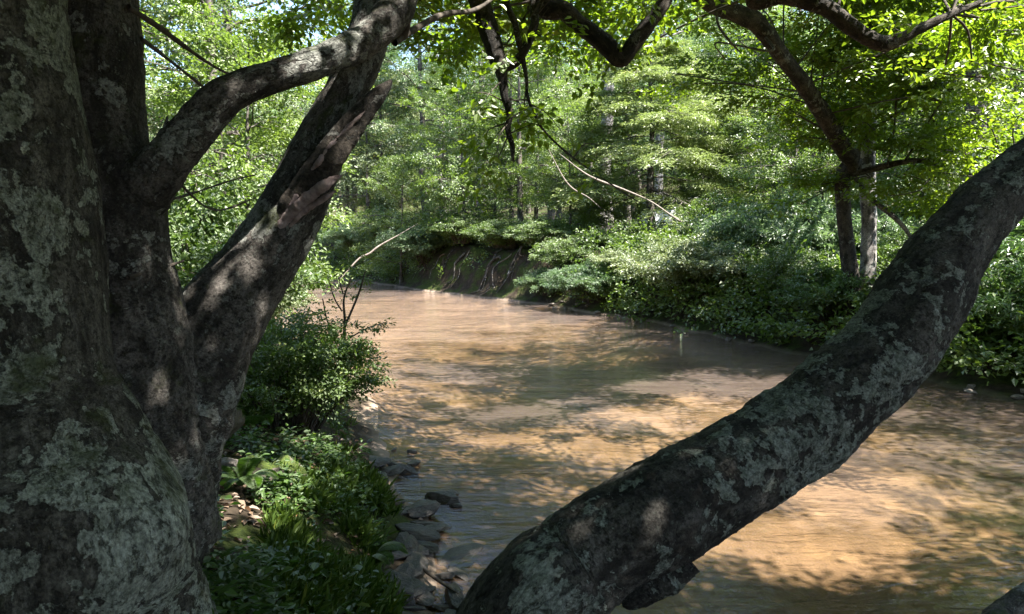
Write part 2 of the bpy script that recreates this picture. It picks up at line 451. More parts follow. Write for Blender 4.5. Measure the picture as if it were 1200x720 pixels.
def ground_mat():
    m, nt = new_mat('ground'); t = NT(nt)
    ge = t.n('ShaderNodeNewGeometry'); sx = t.n('ShaderNodeSeparateXYZ'); t.l(ge.outputs['Position'], sx.inputs[0])
    co = ge.outputs['Position']
    sn = t.noise(co, 0.55, 5, 0.6); fn = t.noise(co, 9, 6, 0.7)
    str_ = t.noise(t.mapping(co, (2.2, .9, 1), (0, 0, .35)), 1.3, 5, .6)
    sand = t.ramp(str_, [(0.32, (.055, .043, .032)), (0.48, (.150, .117, .086)), (0.64, (.28, .215, .155))])
    sand = t.mix(t.ramp(fn, [(0.38, .75), (0.62, 0)]), sand, (.12, .09, .062))
    pink = t.mix(t.ramp(sn, [(.42, 0), (.62, .8)]), sand, (.245, .188, .155))
    v = t.n('ShaderNodeTexVoronoi'); v.inputs['Scale'].default_value = 5.5; t.l(co, v.inputs['Vector'])
    peb = t.ramp(v.outputs['Color'], [(.2, (.10, .075, .055)), (.8, (.33, .25, .18))])
    bed = t.mix(t.ramp(t.noise(co, .9, 3, .6), [(.48, 0), (.62, .6)]), pink, peb)
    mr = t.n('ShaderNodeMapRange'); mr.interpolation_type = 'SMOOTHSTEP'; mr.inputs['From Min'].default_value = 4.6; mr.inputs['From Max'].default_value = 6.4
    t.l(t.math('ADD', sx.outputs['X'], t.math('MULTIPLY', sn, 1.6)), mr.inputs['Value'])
    bed = t.mix(t.math('MULTIPLY', mr.outputs[0], .8), bed, t.ramp(t.noise(co, 4, 5, .6), [(.35, (.03, .034, .018)), (.7, (.10, .085, .05))]))  # bed painted darker towards the right bank for the shade and depth there
    soil = t.ramp(t.noise(co, 5, 8, .7), [(.3, (.012, .009, .006)), (.5, (.032, .024, .016)), (.72, (.075, .057, .04))])
    mossc = t.ramp(t.noise(co, 22, 5, .65), [(.35, (.018, .03, .006)), (.7, (.06, .085, .016))])
    land = t.mix(t.ramp(t.noise(co, 1.6, 4, .6), [(.45, 0), (.58, .85)]), soil, mossc)
    hz = t.math('ADD', sx.outputs['Z'], t.math('MULTIPLY', t.math('SUBTRACT', fn, .5), .1))
    wet = t.ramp(hz, [(0.0, 0), (0.02, 0), (0.07, 1)])
    c = t.mix(wet, bed, land)
    bp = t.n('ShaderNodeBump'); bp.inputs['Strength'].default_value = .7; bp.inputs['Distance'].default_value = .04
    t.l(t.math('ADD', fn, t.math('MULTIPLY', t.noise(co, 40, 4, .7), .4)), bp.inputs['Height'])
    b = t.n('ShaderNodeBsdfPrincipled'); b.inputs['Roughness'].default_value = .9; b.inputs['Specular IOR Level'].default_value = .15
    t.l(c, b.inputs['Base Color']); t.l(bp.outputs[0], b.inputs['Normal'])
    o = t.n('ShaderNodeOutputMaterial'); t.l(b.outputs[0], o.inputs[0])
    return m

def water_mat():
    m, nt = new_mat('river_water'); t = NT(nt)
    ge = t.n('ShaderNodeNewGeometry'); co = ge.outputs['Position']
    # ripples run across the current, which heads up the picture and to the left
    rp = t.mapping(co, (0.75, 2.1, 1), (0, 0, -.42))
    r1 = t.noise(rp, 1.7, 4, .55, .6); r2 = t.noise(rp, 6.5, 4, .6, .5); r3 = t.noise(co, 0.6, 2, .5)
    h = t.math('ADD', t.math('MULTIPLY', r1, 1.0), t.math('MULTIPLY', r2, .42))
    h = t.math('MULTIPLY', h, t.ramp(r3, [(.34, .16), (.62, 1.0)]))
    bp = t.n('ShaderNodeBump'); bp.inputs['Strength'].default_value = 1.0; bp.inputs['Distance'].default_value = .048
    t.l(h, bp.inputs['Height'])
    tr = t.n('ShaderNodeBsdfTransparent'); tr.inputs['Color'].default_value = (.88, .79, .65, 1)
    mud = t.n('ShaderNodeBsdfDiffuse'); mud.inputs['Color'].default_value = (.205, .155, .132, 1); t.l(bp.outputs[0], mud.inputs['Normal'])
    lw = t.n('ShaderNodeLayerWeight'); lw.inputs['Blend'].default_value = .5
    mx = t.n('ShaderNodeMixShader'); t.l(t.ramp(lw.outputs['Facing'], [(.45, .12), (.72, .19), (.92, .48)]), mx.inputs[0])
    t.l(tr.outputs[0], mx.inputs[1]); t.l(mud.outputs[0], mx.inputs[2])
    fr = t.n('ShaderNodeFresnel'); fr.inputs['IOR'].default_value = 1.35; t.l(bp.outputs[0], fr.inputs['Normal'])
    gl = t.n('ShaderNodeBsdfGlossy'); gl.inputs['Roughness'].default_value = .03; gl.inputs['Color'].default_value = (1, 1, 1, 1); t.l(bp.outputs[0], gl.inputs['Normal'])
    m2 = t.n('ShaderNodeMixShader'); t.l(fr.outputs[0], m2.inputs[0]); t.l(mx.outputs[0], m2.inputs[1]); t.l(gl.outputs[0], m2.inputs[2])
    o = t.n('ShaderNodeOutputMaterial'); t.l(m2.outputs[0], o.inputs[0])
    return m
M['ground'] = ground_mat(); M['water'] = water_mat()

# ------------------------------------------------------------------ terrain
LE = np.array([(6, -25), (3.4, -12), (1.6, -4), (.75, 0), (.15, 2.6), (-.34, 4.2), (-.42, 5.0), (-.72, 5.9), (-1.25, 7.1), (-2.2, 11.2), (-4.4, 15), (-8.2, 20), (-15, 28), (-25, 37), (-40, 46), (-60, 52)], float)
RE = np.array([(20, -25), (15, -10), (10.5, 0), (8.2, 5), (6.75, 9.0), (6.0, 11.2), (5.1, 13.4), (3.5, 18), (.6, 23), (-3.4, 28.5), (-9.5, 38), (-17, 46), (-34, 57), (-58, 66)], float)
RE[:, 0] += 0.12 * np.sin(RE[:, 1] * 1.7)
POLY = np.vstack([LE, RE[::-1]])

def seg_dist(x, y, line):
    best = np.full(x.shape, 1e9)
    for (a, b) in zip(line[:-1], line[1:]):
        d = b - a; t = np.clip(((x - a[0]) * d[0] + (y - a[1]) * d[1]) / (d @ d), 0, 1)
        best = np.minimum(best, np.hypot(x - a[0] - t * d[0], y - a[1] - t * d[1]))
    return best

def inside(x, y):
    r = np.zeros(x.shape, bool); n = len(POLY)
    for i in range(n):
        (x1, y1), (x2, y2) = POLY[i], POLY[(i + 1) % n]
        if y1 == y2: continue
        c = ((y1 > y) != (y2 > y)) & (x < (x2 - x1) * (y - y1) / (y2 - y1) + x1)
        r ^= c
    return r

def ground_z(x, y):
    x = np.asarray(x, float); y = np.asarray(y, float)
    sh = x.shape; x = x.ravel(); y = y.ravel()
    p = np.stack([x, y, np.zeros_like(x)], 1)
    wob = 0.16 * vnoise(p, 1.6, 5) + .07 * vnoise(p, 4.5, 6)
    dl, dr = seg_dist(x, y, LE), seg_dist(x, y, RE)
    ins = inside(x, y)
    dm = np.minimum(dl, dr) * np.where(ins, -1, 1) + wob
    n1 = fbm(p, 0.5, 4, 1); n2 = fbm(p, 2.2, 3, 2)
    bed = -0.05 - 0.42 * (1 - np.exp(np.minimum(dm, 0) / 1.3)) + .05 * n1 + .03 * n2
    left = np.interp(dm, [0, .38, .55, 1.0, 1.6, 2.5, 5, 12, 25, 60, 140], [-.03, .09, .30, .60, .80, .92, 1.05, 1.5, 3.5, 14, 32])
    bankh = np.interp(y, [-20, 5, 12, 17, 21, 30, 45], [1.0, 1.0, 1.1, 1.3, 1.75, 1.8, 1.7])
    rp = np.interp(dm, [0, .30, .5, .9, 1.5, 3.0], [-.05, .07, .14, .60, .95, 1.0])
    right = np.where(dm < 3, rp * bankh, bankh) + np.interp(dm, [3, 8, 18, 30, 60, 140], [0, .25, .5, 3.0, 15, 40])
    land = np.where(dl < dr, left, right) + sstep(.3, 1.4, dm) * (.10 * n1 + .035 * n2)
    # mounded root ground under the foreground trees
    land = land + .18 * np.exp(-((x + 1.5) ** 2 + (y - 2.6) ** 2) / 1.2)
    z = np.where(dm <= 0, np.minimum(bed, -.03), land)
    return z.reshape(sh)

def gz(x, y):
    return float(ground_z(np.array([x]), np.array([y]))[0])

def on_ground(px, d):
    """point of the ground under picture column px at depth d"""
    x = (px - 600) / F * d
    return np.array([x, d, gz(x, d)])

def axis(lo, hi, fine_lo, fine_hi, fine):
    a = list(np.arange(fine_lo, fine_hi, fine)); s = fine; v = fine_hi
    while v < hi: a.append(v); s = min(s * 1.10, 6); v += s
    a.append(hi); s = fine; v = fine_lo - fine; pre = []
    while v > lo: pre.append(v); s = min(s * 1.10, 6); v -= s
    pre.append(lo)
    return np.array(pre[::-1] + a)
gx = axis(-170, 170, -7, 9, .085); gy = axis(-60, 220, 1.5, 26, .085)
XX, YY = np.meshgrid(gx, gy)
ZZ = ground_z(XX, YY)
nx_, ny_ = len(gx), len(gy)
i = np.arange(ny_ - 1)[:, None] * nx_; j = np.arange(nx_ - 1)[None, :]
Q = np.stack([i + j, i + j + 1, i + nx_ + j + 1, i + nx_ + j], -1).reshape(-1, 4)
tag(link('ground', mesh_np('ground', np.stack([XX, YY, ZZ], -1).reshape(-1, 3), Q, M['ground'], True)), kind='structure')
wx, wy = np.linspace(-64, 24, 90), np.linspace(-24, 66, 90)
WX, WY = np.meshgrid(wx, wy); i = np.arange(89)[:, None] * 90; j = np.arange(89)[None, :]
Q = np.stack([i + j, i + j + 1, i + 91, i + 90 + j], -1).reshape(-1, 4) if False else np.stack([i + j, i + j + 1, i + 90 + j + 1, i + 90 + j], -1).reshape(-1, 4)
tag(link('river_water', mesh_np('river_water', np.stack([WX, WY, 0 * WX], -1).reshape(-1, 3), Q, M['water'], True)), kind='structure')

# ------------------------------------------------------------------ tree makers
def horiz(a): return np.array([math.cos(a), math.sin(a), 0.0])

def grow(H, crown_lo, R, r0, nprim=18, kind='broad', leafL=.13, leafW=.08, spray=.75, seed=0, lean=.04, elev=(.15, .75), tilt=.35, shape=.7, mult=1.0, droop=.15, sec_n=5):
    """a forest tree in its own coordinates: wood (Wood), leaf parts"""
    r = np.random.default_rng(seed)
    w = Wood(); L = []
    k = 9
    tp = np.zeros((k, 3)); tp[:, 2] = np.linspace(-.3, H * .93, k)
    tp[:, :2] = np.cumsum(r.normal(0, lean, (k, 2)) * H / k, 0); tp[0, :2] = 0; tp[1, :2] *= .3
    tr = r0 * (1 - np.linspace(0, 1, k) * .86) ; tr[0] *= 1.55; tr[1] *= 1.0
    w.add(tp, tr, 14, 8, r0 * .12)
    O, X, Z, S = [], [], [], []
    a = r.uniform(0, 6.28)
    for b in range(nprim):
        f = (b + r.uniform(0, .8)) / nprim
        h = crown_lo + (H * .95 - crown_lo) * f
        base = np.array([np.interp(h, tp[:, 2], tp[:, c]) for c in range(3)])
        rb = np.interp(h, tp[:, 2], tr)
        a += 2.4 + r.normal(0, .35)
        prof = (1 - f ** 1.6) ** .6 if shape > .8 else math.sin(PI * (0.12 + .83 * f)) ** shape
        ln = R * max(.22, prof) * r.uniform(.7, 1.15)
        el = (elev[0] + (elev[1] - elev[0]) * f) + r.normal(0, .12)
        d = horiz(a) * math.cos(el) + np.array([0, 0, math.sin(el)])
        pts = [base]
        for q in range(1, 6):
            dd = d + r.normal(0, .13, 3) + np.array([0, 0, -.10 * q * droop * 3])
            dd /= np.linalg.norm(dd); pts.append(pts[-1] + dd * ln / 5)
        pts = np.array(pts); rr = np.linspace(rb * .42, .008, 6)
        w.add(pts, rr, 7, 3)
        for s in range(int(sec_n * mult)):
            for sd in (1, -1):
                t = .18 + .82 * (s + r.uniform(0, .9)) / (sec_n * mult)
                t = min(t, 1.0)
                o = np.array([np.interp(t * 5, range(6), pts[:, c]) for c in range(3)])
                i0 = min(int(t * 5), 4); bd = norm(pts[i0 + 1] - pts[i0])
                sdv = np.cross(bd, [0, 0, 1.0]) * sd
                sv = norm(bd * r.uniform(.35, .9) + sdv * r.uniform(.5, 1) + np.array([0, 0, r.normal(0.02, .2)]))
                sl = ln * r.uniform(.22, .42) * (1.15 - .6 * t)
                e = o + sv * sl + np.array([0, 0, -sl * droop])
                w.add(np.array([o, (o + e) / 2 + r.normal(0, .03 * sl, 3), e]), [.014, .009, .004], 4, 2)
                m = max(2, int(sl / (spray * .42)))
                for q in range(m):
                    oo = o + (e - o) * (q + r.uniform(.1, .9)) / m
                    s2 = 1 if r.random() < .5 else -1
                    xv = norm(sv * r.uniform(.3, 1) + np.cross(sv, [0, 0, 1.0]) * s2 * r.uniform(.2, 1.1) + np.array([0, 0, r.normal(-.05, .25 if kind == 'frond' else .5)]))
                    O.append(oo); X.append(xv); Z.append(np.array([0, 0, 1.0]) + r.normal(0, .35 if kind == 'frond' else .6, 3)); S.append(spray * r.uniform(.65, 1.2))
                O.append(e); X.append(sv); Z.append(np.array([0, 0, 1.0]) + r.normal(0, .3, 3)); S.append(spray * r.uniform(.6, 1.1))
    L.append(sprays(np.array(O), np.array(X), np.array(Z), np.array(S), leafL, leafW, kind, tilt=tilt, droop=droop))
    return w, L

def proto_tree(name, cat, w, L, bark, leaf):
    e = thing(name, name, cat)
    link('trunk', w.mesh(name + '_trunk', M[bark]), e)
    link('crown', leaf_mesh(name + '_crown', L, M[leaf]), e)
    return e

def bush(R, H, nst, leafL, leafW, kind='broad', spray=.35, seed=0, per=9, tilt=.5, arch=.6):
    r = np.random.default_rng(seed); w = Wood(); O, X, Z, S = [], [], [], []
    for s in range(nst):
        a = r.uniform(0, 6.28); rad = R * math.sqrt(r.uniform(.02, 1)); h = H * r.uniform(.55, 1.05) * (1 - .45 * (rad / R) ** 2)
        b = horiz(a) * R * .25 * r.uniform(0, 1); e = horiz(a) * rad + np.array([0, 0, h])
        mid = b * .5 + e * .5 + np.array([0, 0, h * .22 * arch]) - horiz(a) * rad * .12
        tip = e + horiz(a) * rad * .18 + np.array([0, 0, -h * .10 * arch])
        b[2] = -.15
        pts = np.array([b, mid, e, tip]); w.add(pts, [.016, .011, .006, .003], 5, 3)
        pp = catmull(pts, 8)
        for q in range(per):
            t = .22 + .78 * r.random(); o = pp[int(t * (len(pp) - 1))]
            x = horiz(r.uniform(0, 6.28)) + horiz(a) * .5 + np.array([0, 0, r.normal(.1, .35)])
            O.append(o); X.append(x); Z.append(np.array([0, 0, 1.0]) + horiz(a) * .25 + r.normal(0, .35, 3)); S.append(spray * r.uniform(.6, 1.25))
    L = [sprays(np.array(O), np.array(X), np.array(Z), np.array(S), leafL, leafW, kind, tilt=tilt)]
    return w, L

def proto_bush(name, cat, w, L, leaf):
    e = thing(name, name, cat)
    link('stem', w.mesh(name + '_stem', M['twig']), e)
    link('foliage', leaf_mesh(name + '_foliage', L, M[leaf]), e)
    return e

USED = {}
def place(proto, name, label, loc, rz, sc, group=None):
    """the first time moves the source itself, then copies"""
    loc = np.array(loc, float)
    if proto.name not in USED:
        USED[proto.name] = proto
        proto.location = Vector([float(c) for c in loc]); proto.rotation_euler = (0, 0, rz)
        proto.scale = sc if hasattr(sc, '__len__') else (sc, sc, sc)
        proto['label'] = label
        if group: proto['group'] = group
        return proto
    return copy_thing(proto, name, label, loc, rz, sc, group)

# prototypes -------------------------------------------------------
TA = proto_tree('broadleaf_tree', 'tree', *grow(13, 2.6, 3.6, .20, 24, seed=1), 'bark_far', 'leaf_wood')
TB = proto_tree('broadleaf_tree', 'tree', *grow(16, 4.5, 3.9, .24, 24, seed=2, leafL=.14), 'bark_far', 'leaf_cool')
TT = proto_tree('tall_tree', 'tree', *grow(21, 8.5, 3.8, .30, 22, seed=3, lean=.012, leafL=.15, leafW=.09), 'bark_grey', 'leaf_wood')
TU = proto_tree('understory_tree', 'tree', *grow(6.5, .7, 2.6, .085, 22, seed=4, leafL=.115, leafW=.07, spray=.6), 'bark_far', 'leaf_wood')
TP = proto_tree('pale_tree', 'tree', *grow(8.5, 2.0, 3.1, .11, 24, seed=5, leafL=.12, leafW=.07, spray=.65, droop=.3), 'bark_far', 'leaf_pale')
TH = proto_tree('hemlock_tree', 'tree', *grow(11, 2.3, 3.3, .15, 34, kind='frond', leafL=.16, leafW=.035, spray=.85, seed=6, elev=(-.12, .55), shape=.9, droop=.4, tilt=.55, sec_n=6), 'bark_far', 'needle')
BA = proto_bush('leafy_shrub', 'shrub', *bush(1.25, 1.5, 60, .085, .05, seed=10), 'leaf_shrub')
BB = proto_bush('pale_shrub', 'shrub', *bush(1.5, 1.5, 80, .095, .055, seed=11), 'leaf_pale')
BC = proto_bush('lance_leaved_shrub', 'shrub', *bush(1.3, 1.4, 60, .16, .042, 'rosette', .38, seed=12, per=7, tilt=.3), 'leaf_lance')
BD = proto_bush('feathery_shrub', 'shrub', *bush(1.3, 1.2, 70, .10, .03, 'frond', .5, seed=13, per=6), 'leaf_cool')

# ------------------------------------------------------------------ the forest, tree by tree
W = 'trees of the wood beyond the river'
def tree(proto, name, label, px, d, sc, rz=None, group=None, dz=0):
    p = on_ground(px, d); p[2] += dz
    if p[2] < .1: print('INWATER', label, p)
    return place(proto, name, label, p, random.uniform(0, 6.28) if rz is None else rz, sc, group)

tree(TT, 'tall_tree', 'tall tree with a bare grey trunk standing above the pale hemlock', 706, 31, 1.12, 1.0)
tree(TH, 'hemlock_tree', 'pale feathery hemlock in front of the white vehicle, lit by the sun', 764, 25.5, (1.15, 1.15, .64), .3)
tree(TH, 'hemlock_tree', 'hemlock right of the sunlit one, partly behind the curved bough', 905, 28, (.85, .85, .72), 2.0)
tree(TA, 'broadleaf_tree', 'broadleaf tree over the dark cut bank, yellow green leaves', 610, 29, .72, 2.2)
tree(TU, 'understory_tree', 'small broadleaf tree hanging over the dark cut bank', 545, 29.5, .95, .6)
tree(TU, 'understory_tree', 'small tree beside the sunlit hemlock, its leaves over the bank edge', 668, 26, .75, 1.6)
tree(TT, 'tall_tree', 'slender tree with thin dark trunk seen through the dangling twigs', 565, 38, .85, 3.0)
tree(TB, 'broadleaf_tree', 'blue green tree in the middle distance left of the hanging dead bough', 500, 39, .95, 4.0)
tree(TB, 'broadleaf_tree', 'blue green tree behind the thin hanging twigs', 645, 42, 1.0, 1.0)
tree(TA, 'broadleaf_tree', 'tree where the river bends out of sight, over dark water', 448, 41, .8, 5.0)
tree(TP, 'pale_tree', 'pale leaved tree over the far bank at the river bend', 408, 43, 1.35, 2.0)
tree(TP, 'pale_tree', 'whitish sunlit tree close behind the torn leaning stem', 228, 19.5, 1.1, 4.4)
tree(TA, 'broadleaf_tree', 'bright tree seen in the fork between the upright and leaning stems', 262, 13.5, .78, 3.3)
tree(TU, 'understory_tree', 'small tree low in the gap below the arching branch', 292, 11.5, .72, 5.2)
tree(TA, 'broadleaf_tree', 'bright green tree above the arching branch on the near bank', 276, 17.0, .95, .9)
tree(TB, 'broadleaf_tree', 'dark tree half hidden by the upright middle stem', 165, 17, .9, 2.7)
tree(TB, 'broadleaf_tree', 'tall tree of the far side behind the river bend', 455, 47, 1.1, 5.7)
tree(TT, 'tall_tree', 'tall tree at the top centre behind the forked bough', 770, 42, 1.0, 2.5)
tree(TT, 'tall_tree', 'tall tree in shade behind the second hemlock', 880, 37, .95, 4.5)
tree(TB, 'broadleaf_tree', 'dense tree upslope from the white vehicle', 830, 48, 1.0, .4)
tree(TB, 'broadleaf_tree', 'dark tree behind the twin trunks on the far bank', 1010, 27, .95, 3.7)
tree(TH, 'hemlock_tree', 'shaded hemlock behind the heavy leaning trunk', 1105, 22, (.85, .85, .9), 1.2)
tree(TA, 'broadleaf_tree', 'broadleaf tree at the edge of the far bank, right of the leaning trunk', 1225, 19, .85, 5.5)
tree(TB, 'broadleaf_tree', 'tall tree upslope at the far right, above the leaning trunk', 1160, 33, 1.0, 1.9)
tree(TU, 'understory_tree', 'small shaded tree between the pale shrub and the twin trunks', 925, 19.5, .7, 2.9)
tree(TU, 'understory_tree', 'small tree behind the leaning trunk near the twin trunks', 1075, 17.5, .7, 4.1)
tree(TA, 'broadleaf_tree', 'tree filling the wood between the grey trunk and the dead bough', 655, 50, 1.1, 2.8)
tree(TT, 'tall_tree', 'tallest tree of the wood above the river bend', 520, 52, 1.0, 3.9)
tree(TH, 'hemlock_tree', 'dark hemlock in the hazy wood above the river bend', 470, 47, 1.0, 3.0)
tree(TB, 'broadleaf_tree', 'tree of the wood behind the broken end of the torn branch', 415, 52, 1.1, .8)
for px, d, s, pr, lb in [(470, 31, .8, TU, 'low tree over the shore left of the cut bank'), (580, 30.5, .8, TU, 'low tree crowning the middle of the cut bank'), (628, 32, .6, TA, 'bright young tree behind the cut bank'),
                         (684, 28, .7, TU, 'low tree on the bank top left of the hemlock trunk'), (520, 34, .62, TA, 'young broadleaf tree behind the shore left of the cut bank'), (690, 37, .7, TA, 'young tree in the wood below the bare grey trunk'),
                         (830, 28, .8, TU, 'low tree between the two hemlocks'), (905, 25, .85, TU, 'low tree right of the second hemlock'), (960, 22, .9, TU, 'low tree up the bank left of the twin trunks'), (1045, 21, .9, TU, 'low tree up the bank right of the twin trunks'),
                         (1150, 17, .9, TU, 'low tree above the glossy shrub at the right'), (432, 40, 1.1, TP, 'second pale tree at the bend, nearer the cut bank'), (600, 36, .8, TA, 'middle sized tree behind the hanging dead bough'), (820, 36, .7, TA, 'middle sized tree behind the sunlit hemlock'),
                         (560, 45, .85, TB, 'cool green tree deep in the wood above the cut bank'), (735, 46, .9, TB, 'cool green tree deep in the wood right of the bare grey trunk')]:
    tree(pr, pr.name.split('.')[0], lb, px, d, s)
# around and behind the camera: the wood the photographer stands in
for q, (x, y, s) in enumerate([(-7, 1, .9), (-9.5, 6, 1.0), (-4.5, -4, .9), (1.5, -7, .9), (-12, 13, 1.0), (-2, -12, 1), (-8, -8, 1)]):
    place((TA, TB, TA)[q % 3], 'broadleaf_tree', 'tree of the surrounding wood, outside the picture', (x, y, gz(x, y)), q * 1.3, s, 'surrounding wood outside the picture')

for q, (x, y, s) in enumerate([(-3.2, -1.6, .8), (-1.2, -3.4, .8), (-5, 1.2, .9), (-4.6, 4.4, .8), (.6, -5.2, .9), (-3.4, -5, .9), (3.2, -7.5, 1), (-6, -2, 1)]):
    place(TU, 'understory_tree', 'small tree of the surrounding wood, outside the picture', (x, y, gz(x, y)), q * 1.7, s, 'surrounding wood outside the picture')

# far wood: one mass on the hillside
def far_wood():
    r = np.random.default_rng(77); parts = []; w = Wood()
    for q in range(120):
        px = r.uniform(60, 1300); d = r.uniform(52, 105); x = (px - 600) / F * d; y = d
        if inside(np.array([x]), np.array([y]))[0]: continue
        z = gz(x, y); H = r.uniform(10, 17)
        w.add(np.array([(x, y, z - .5), (x + r.normal(0, .3), y, z + H * .5), (x + r.normal(0, .4), y, z + H * .9)]), [.24, .17, .05], 6, 3)
        nb = 12; c = np.stack([x + r.normal(0, 1.9, nb), y + r.normal(0, 1.9, nb), z + H * r.uniform(.15, 1.0, nb)], 1)
        n = 2600; bi = r.integers(0, nb, n)
        u = norm(r.normal(0, 1, (n, 3))) * (r.uniform(.2, 1, (n, 1)) ** .5) * np.array([1.9, 1.9, 1.0])
        pos = c[bi] + u
        dr = np.stack([r.normal(0, 1, n), r.normal(0, 1, n), r.normal(-.2, .4, n)], 1)
        nn = np.stack([r.normal(0, .5, n), r.normal(0, .5, n), np.ones(n)], 1)
        LL = r.uniform(.2, .36, n)
        parts.append(leaf_arrays(pos, dr, nn, LL, LL * .62, np.clip(r.uniform(0, .6) + r.uniform(0, .4, n), 0, 1)))
    o = tag(link('forest', leaf_mesh('forest', parts, M['leaf_cool'])), 'far wooded hillside behind the nearer trees', 'wood', kind='stuff')
    link('trunks', w.mesh('forest_trunks', M['bark_far']), o)['kind'] = 'stuff'
far_wood()

# ------------------------------------------------------------------ shrubs along the far bank and beyond
def shrub(proto, name, label, px, py, d, sc, group=None, rz=None):
    x = (px - 600) / F * d
    p = np.array([x, d, gz(x, d)])
    if p[2] < .1: print('INWATER', label, p)
    return place(proto, name, label, p, random.uniform(0, 6.28) if rz is None else rz, sc, group)
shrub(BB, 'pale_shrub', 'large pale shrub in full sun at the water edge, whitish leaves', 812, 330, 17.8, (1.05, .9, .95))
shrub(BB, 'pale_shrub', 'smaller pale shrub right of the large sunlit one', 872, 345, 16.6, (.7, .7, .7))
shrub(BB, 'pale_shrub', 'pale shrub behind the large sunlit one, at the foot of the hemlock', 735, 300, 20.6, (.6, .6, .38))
shrub(BD, 'feathery_shrub', 'dark feathery shrub hanging down the bank left of the large pale shrub', 694, 335, 21.0, (1.0, .8, .8))
shrub(BD, 'feathery_shrub', 'dark green shrub at the waterline right of the cut bank', 644, 335, 23.3, (.8, .7, .65))
shrub(BD, 'feathery_shrub', 'blue green shrub sloping to the water left of the cut bank', 500, 310, 30.5, (1.5, 1.1, 1.2))
shrub(BD, 'feathery_shrub', 'dark shrub at the river bend under the pale trees', 420, 300, 38, (1.7, 1.2, 1.3))
shrub(BA, 'leafy_shrub', 'dark shrub on top of the cut bank', 600, 275, 27, (.9, .8, .7))
shrub(BA, 'leafy_shrub', 'shrub overhanging the left end of the cut bank', 548, 280, 29.6, (1.0, .9, .9))
shrub(BA, 'leafy_shrub', 'shrub at the foot of the white vehicle view, on the bank top', 712, 285, 23.8, (.8, .8, .38))
def hang_shrub(proto, name, label, x, y, dz, sc):
    return place(proto, name, label, (x, y, gz(x, y) + dz), random.uniform(0, 6.28), sc)
hang_shrub(BA, 'leafy_shrub', 'shrub drooping over the left half of the cut bank', -2.0, 29.0, .15, (1.1, .9, .6))
hang_shrub(BA, 'leafy_shrub', 'shrub drooping over the middle of the cut bank', -.4, 27.2, .15, (1.1, .9, .6))
hang_shrub(BA, 'leafy_shrub', 'shrub drooping over the right half of the cut bank', 1.1, 25.4, .15, (1.0, .9, .6))
hang_shrub(BA, 'leafy_shrub', 'shrub drooping from the bank top between the cut bank and the dark waterline shrub', 1.75, 23.4, -.1, (.9, .8, .7))
shrub(BD, 'feathery_shrub', 'shaded blue green shrub between the pale shrubs and the twin trunks', 912, 300, 17.2, (1.3, 1.1, 1.45))
shrub(BA, 'leafy_shrub', 'shrub hanging over the water left of the twin trunks', 930, 370, 14.7, (.62, .6, .75))
shrub(BC, 'lance_leaved_shrub', 'long leaved shrub at the foot of the twin trunks', 972, 355, 13.5, (.6, .6, .7))
shrub(BC, 'lance_leaved_shrub', 'glossy long leaved shrub at the right edge of the picture over the shore', 1168, 380, 10.9, (.72, .7, .82))
shrub(BC, 'lance_leaved_shrub', 'long leaved shrub behind the glossy one at the right edge', 1215, 330, 13.0, (.9, .8, 1.0))
shrub(BA, 'leafy_shrub', 'shaded shrub seen under the leaning trunk beside the twin trunks', 1075, 350, 14.0, (.8, .7, .8))
shrub(BD, 'feathery_shrub', 'feathery shrub up the bank behind the twin trunks', 1010, 310, 17, (1.1, 1, 1.3))
shrub(BA, 'leafy_shrub', 'shrub in the shade behind the heavy leaning trunk', 1130, 300, 16.5, (1.1, 1, 1.2))
shrub(BA, 'leafy_shrub', 'sunlit shrub up the bank above the pale shrubs', 850, 290, 20.5, (1.0, 1.0, 1.1))
shrub(BA, 'leafy_shrub', 'dark shrub at the bend behind the dead snag', 455, 300, 35, (1.3, 1.0, 1.2))
shrub(BA, 'leafy_shrub', 'shrub on the near bank below the pale trees', 270, 330, 14, (1.0, 1, .9))
shrub(BB, 'pale_shrub', 'pale shrub on the near bank beside the leaning stem', 296, 350, 11.0, (.5, .5, .5))
shrub(BA, 'leafy_shrub', 'shrub low in the gap behind the leaning stem', 262, 330, 9.5, (.9, .9, 1.0))
shrub(BA, 'leafy_shrub', 'leafy shrub hidden deep in the fork of the stems', 215, 300, 10.5, (1.2, 1.2, 1.5))
# undergrowth on the forest floor: uncountable
def undergrowth():
    r = np.random.default_rng(31); n = 6500
    px = r.uniform(-100, 1350, n); d = r.uniform(13, 60, n) ** 1.0; x = (px - 600) / F * d
    dl, dr = seg_dist(x, d, LE), seg_dist(x, d, RE); ins = inside(x, d)
    m = (~ins) & (np.minimum(dl, dr) > .55); x, d = x[m], d[m]
    ne = 2600; ye = r.uniform(8, 40, ne); xe = np.interp(ye, RE[:, 1], RE[:, 0]) + r.uniform(.2, 1.9, ne); ke = (ye < 21.5) | (ye > 31.5); x, d = np.concatenate([x, xe[ke]]), np.concatenate([d, ye[ke]]); bare = (d > 22) & (d < 31.5) & (seg_dist(x, d, RE) < 1.15) & (r.random(len(x)) < .5); x, d = x[~bare], d[~bare]; z = ground_z(x, d)
    o = np.stack([x, d, z + r.uniform(.05, .5, len(x))], 1)
    X = np.stack([r.normal(0, 1, len(x)), r.normal(0, 1, len(x)), r.uniform(-.1, .8, len(x))], 1)
    Z = np.stack([r.normal(0, .4, len(x)), r.normal(0, .4, len(x)), np.ones(len(x))], 1)
    L = [sprays(o, X, Z, r.uniform(.4, .9, len(x)), .13, .08, 'broad', tilt=.5)]
    tag(link('undergrowth', leaf_mesh('undergrowth', L, M['leaf_shrub'])), 'low green undergrowth covering the forest floor', 'undergrowth', kind='stuff')
undergrowth()

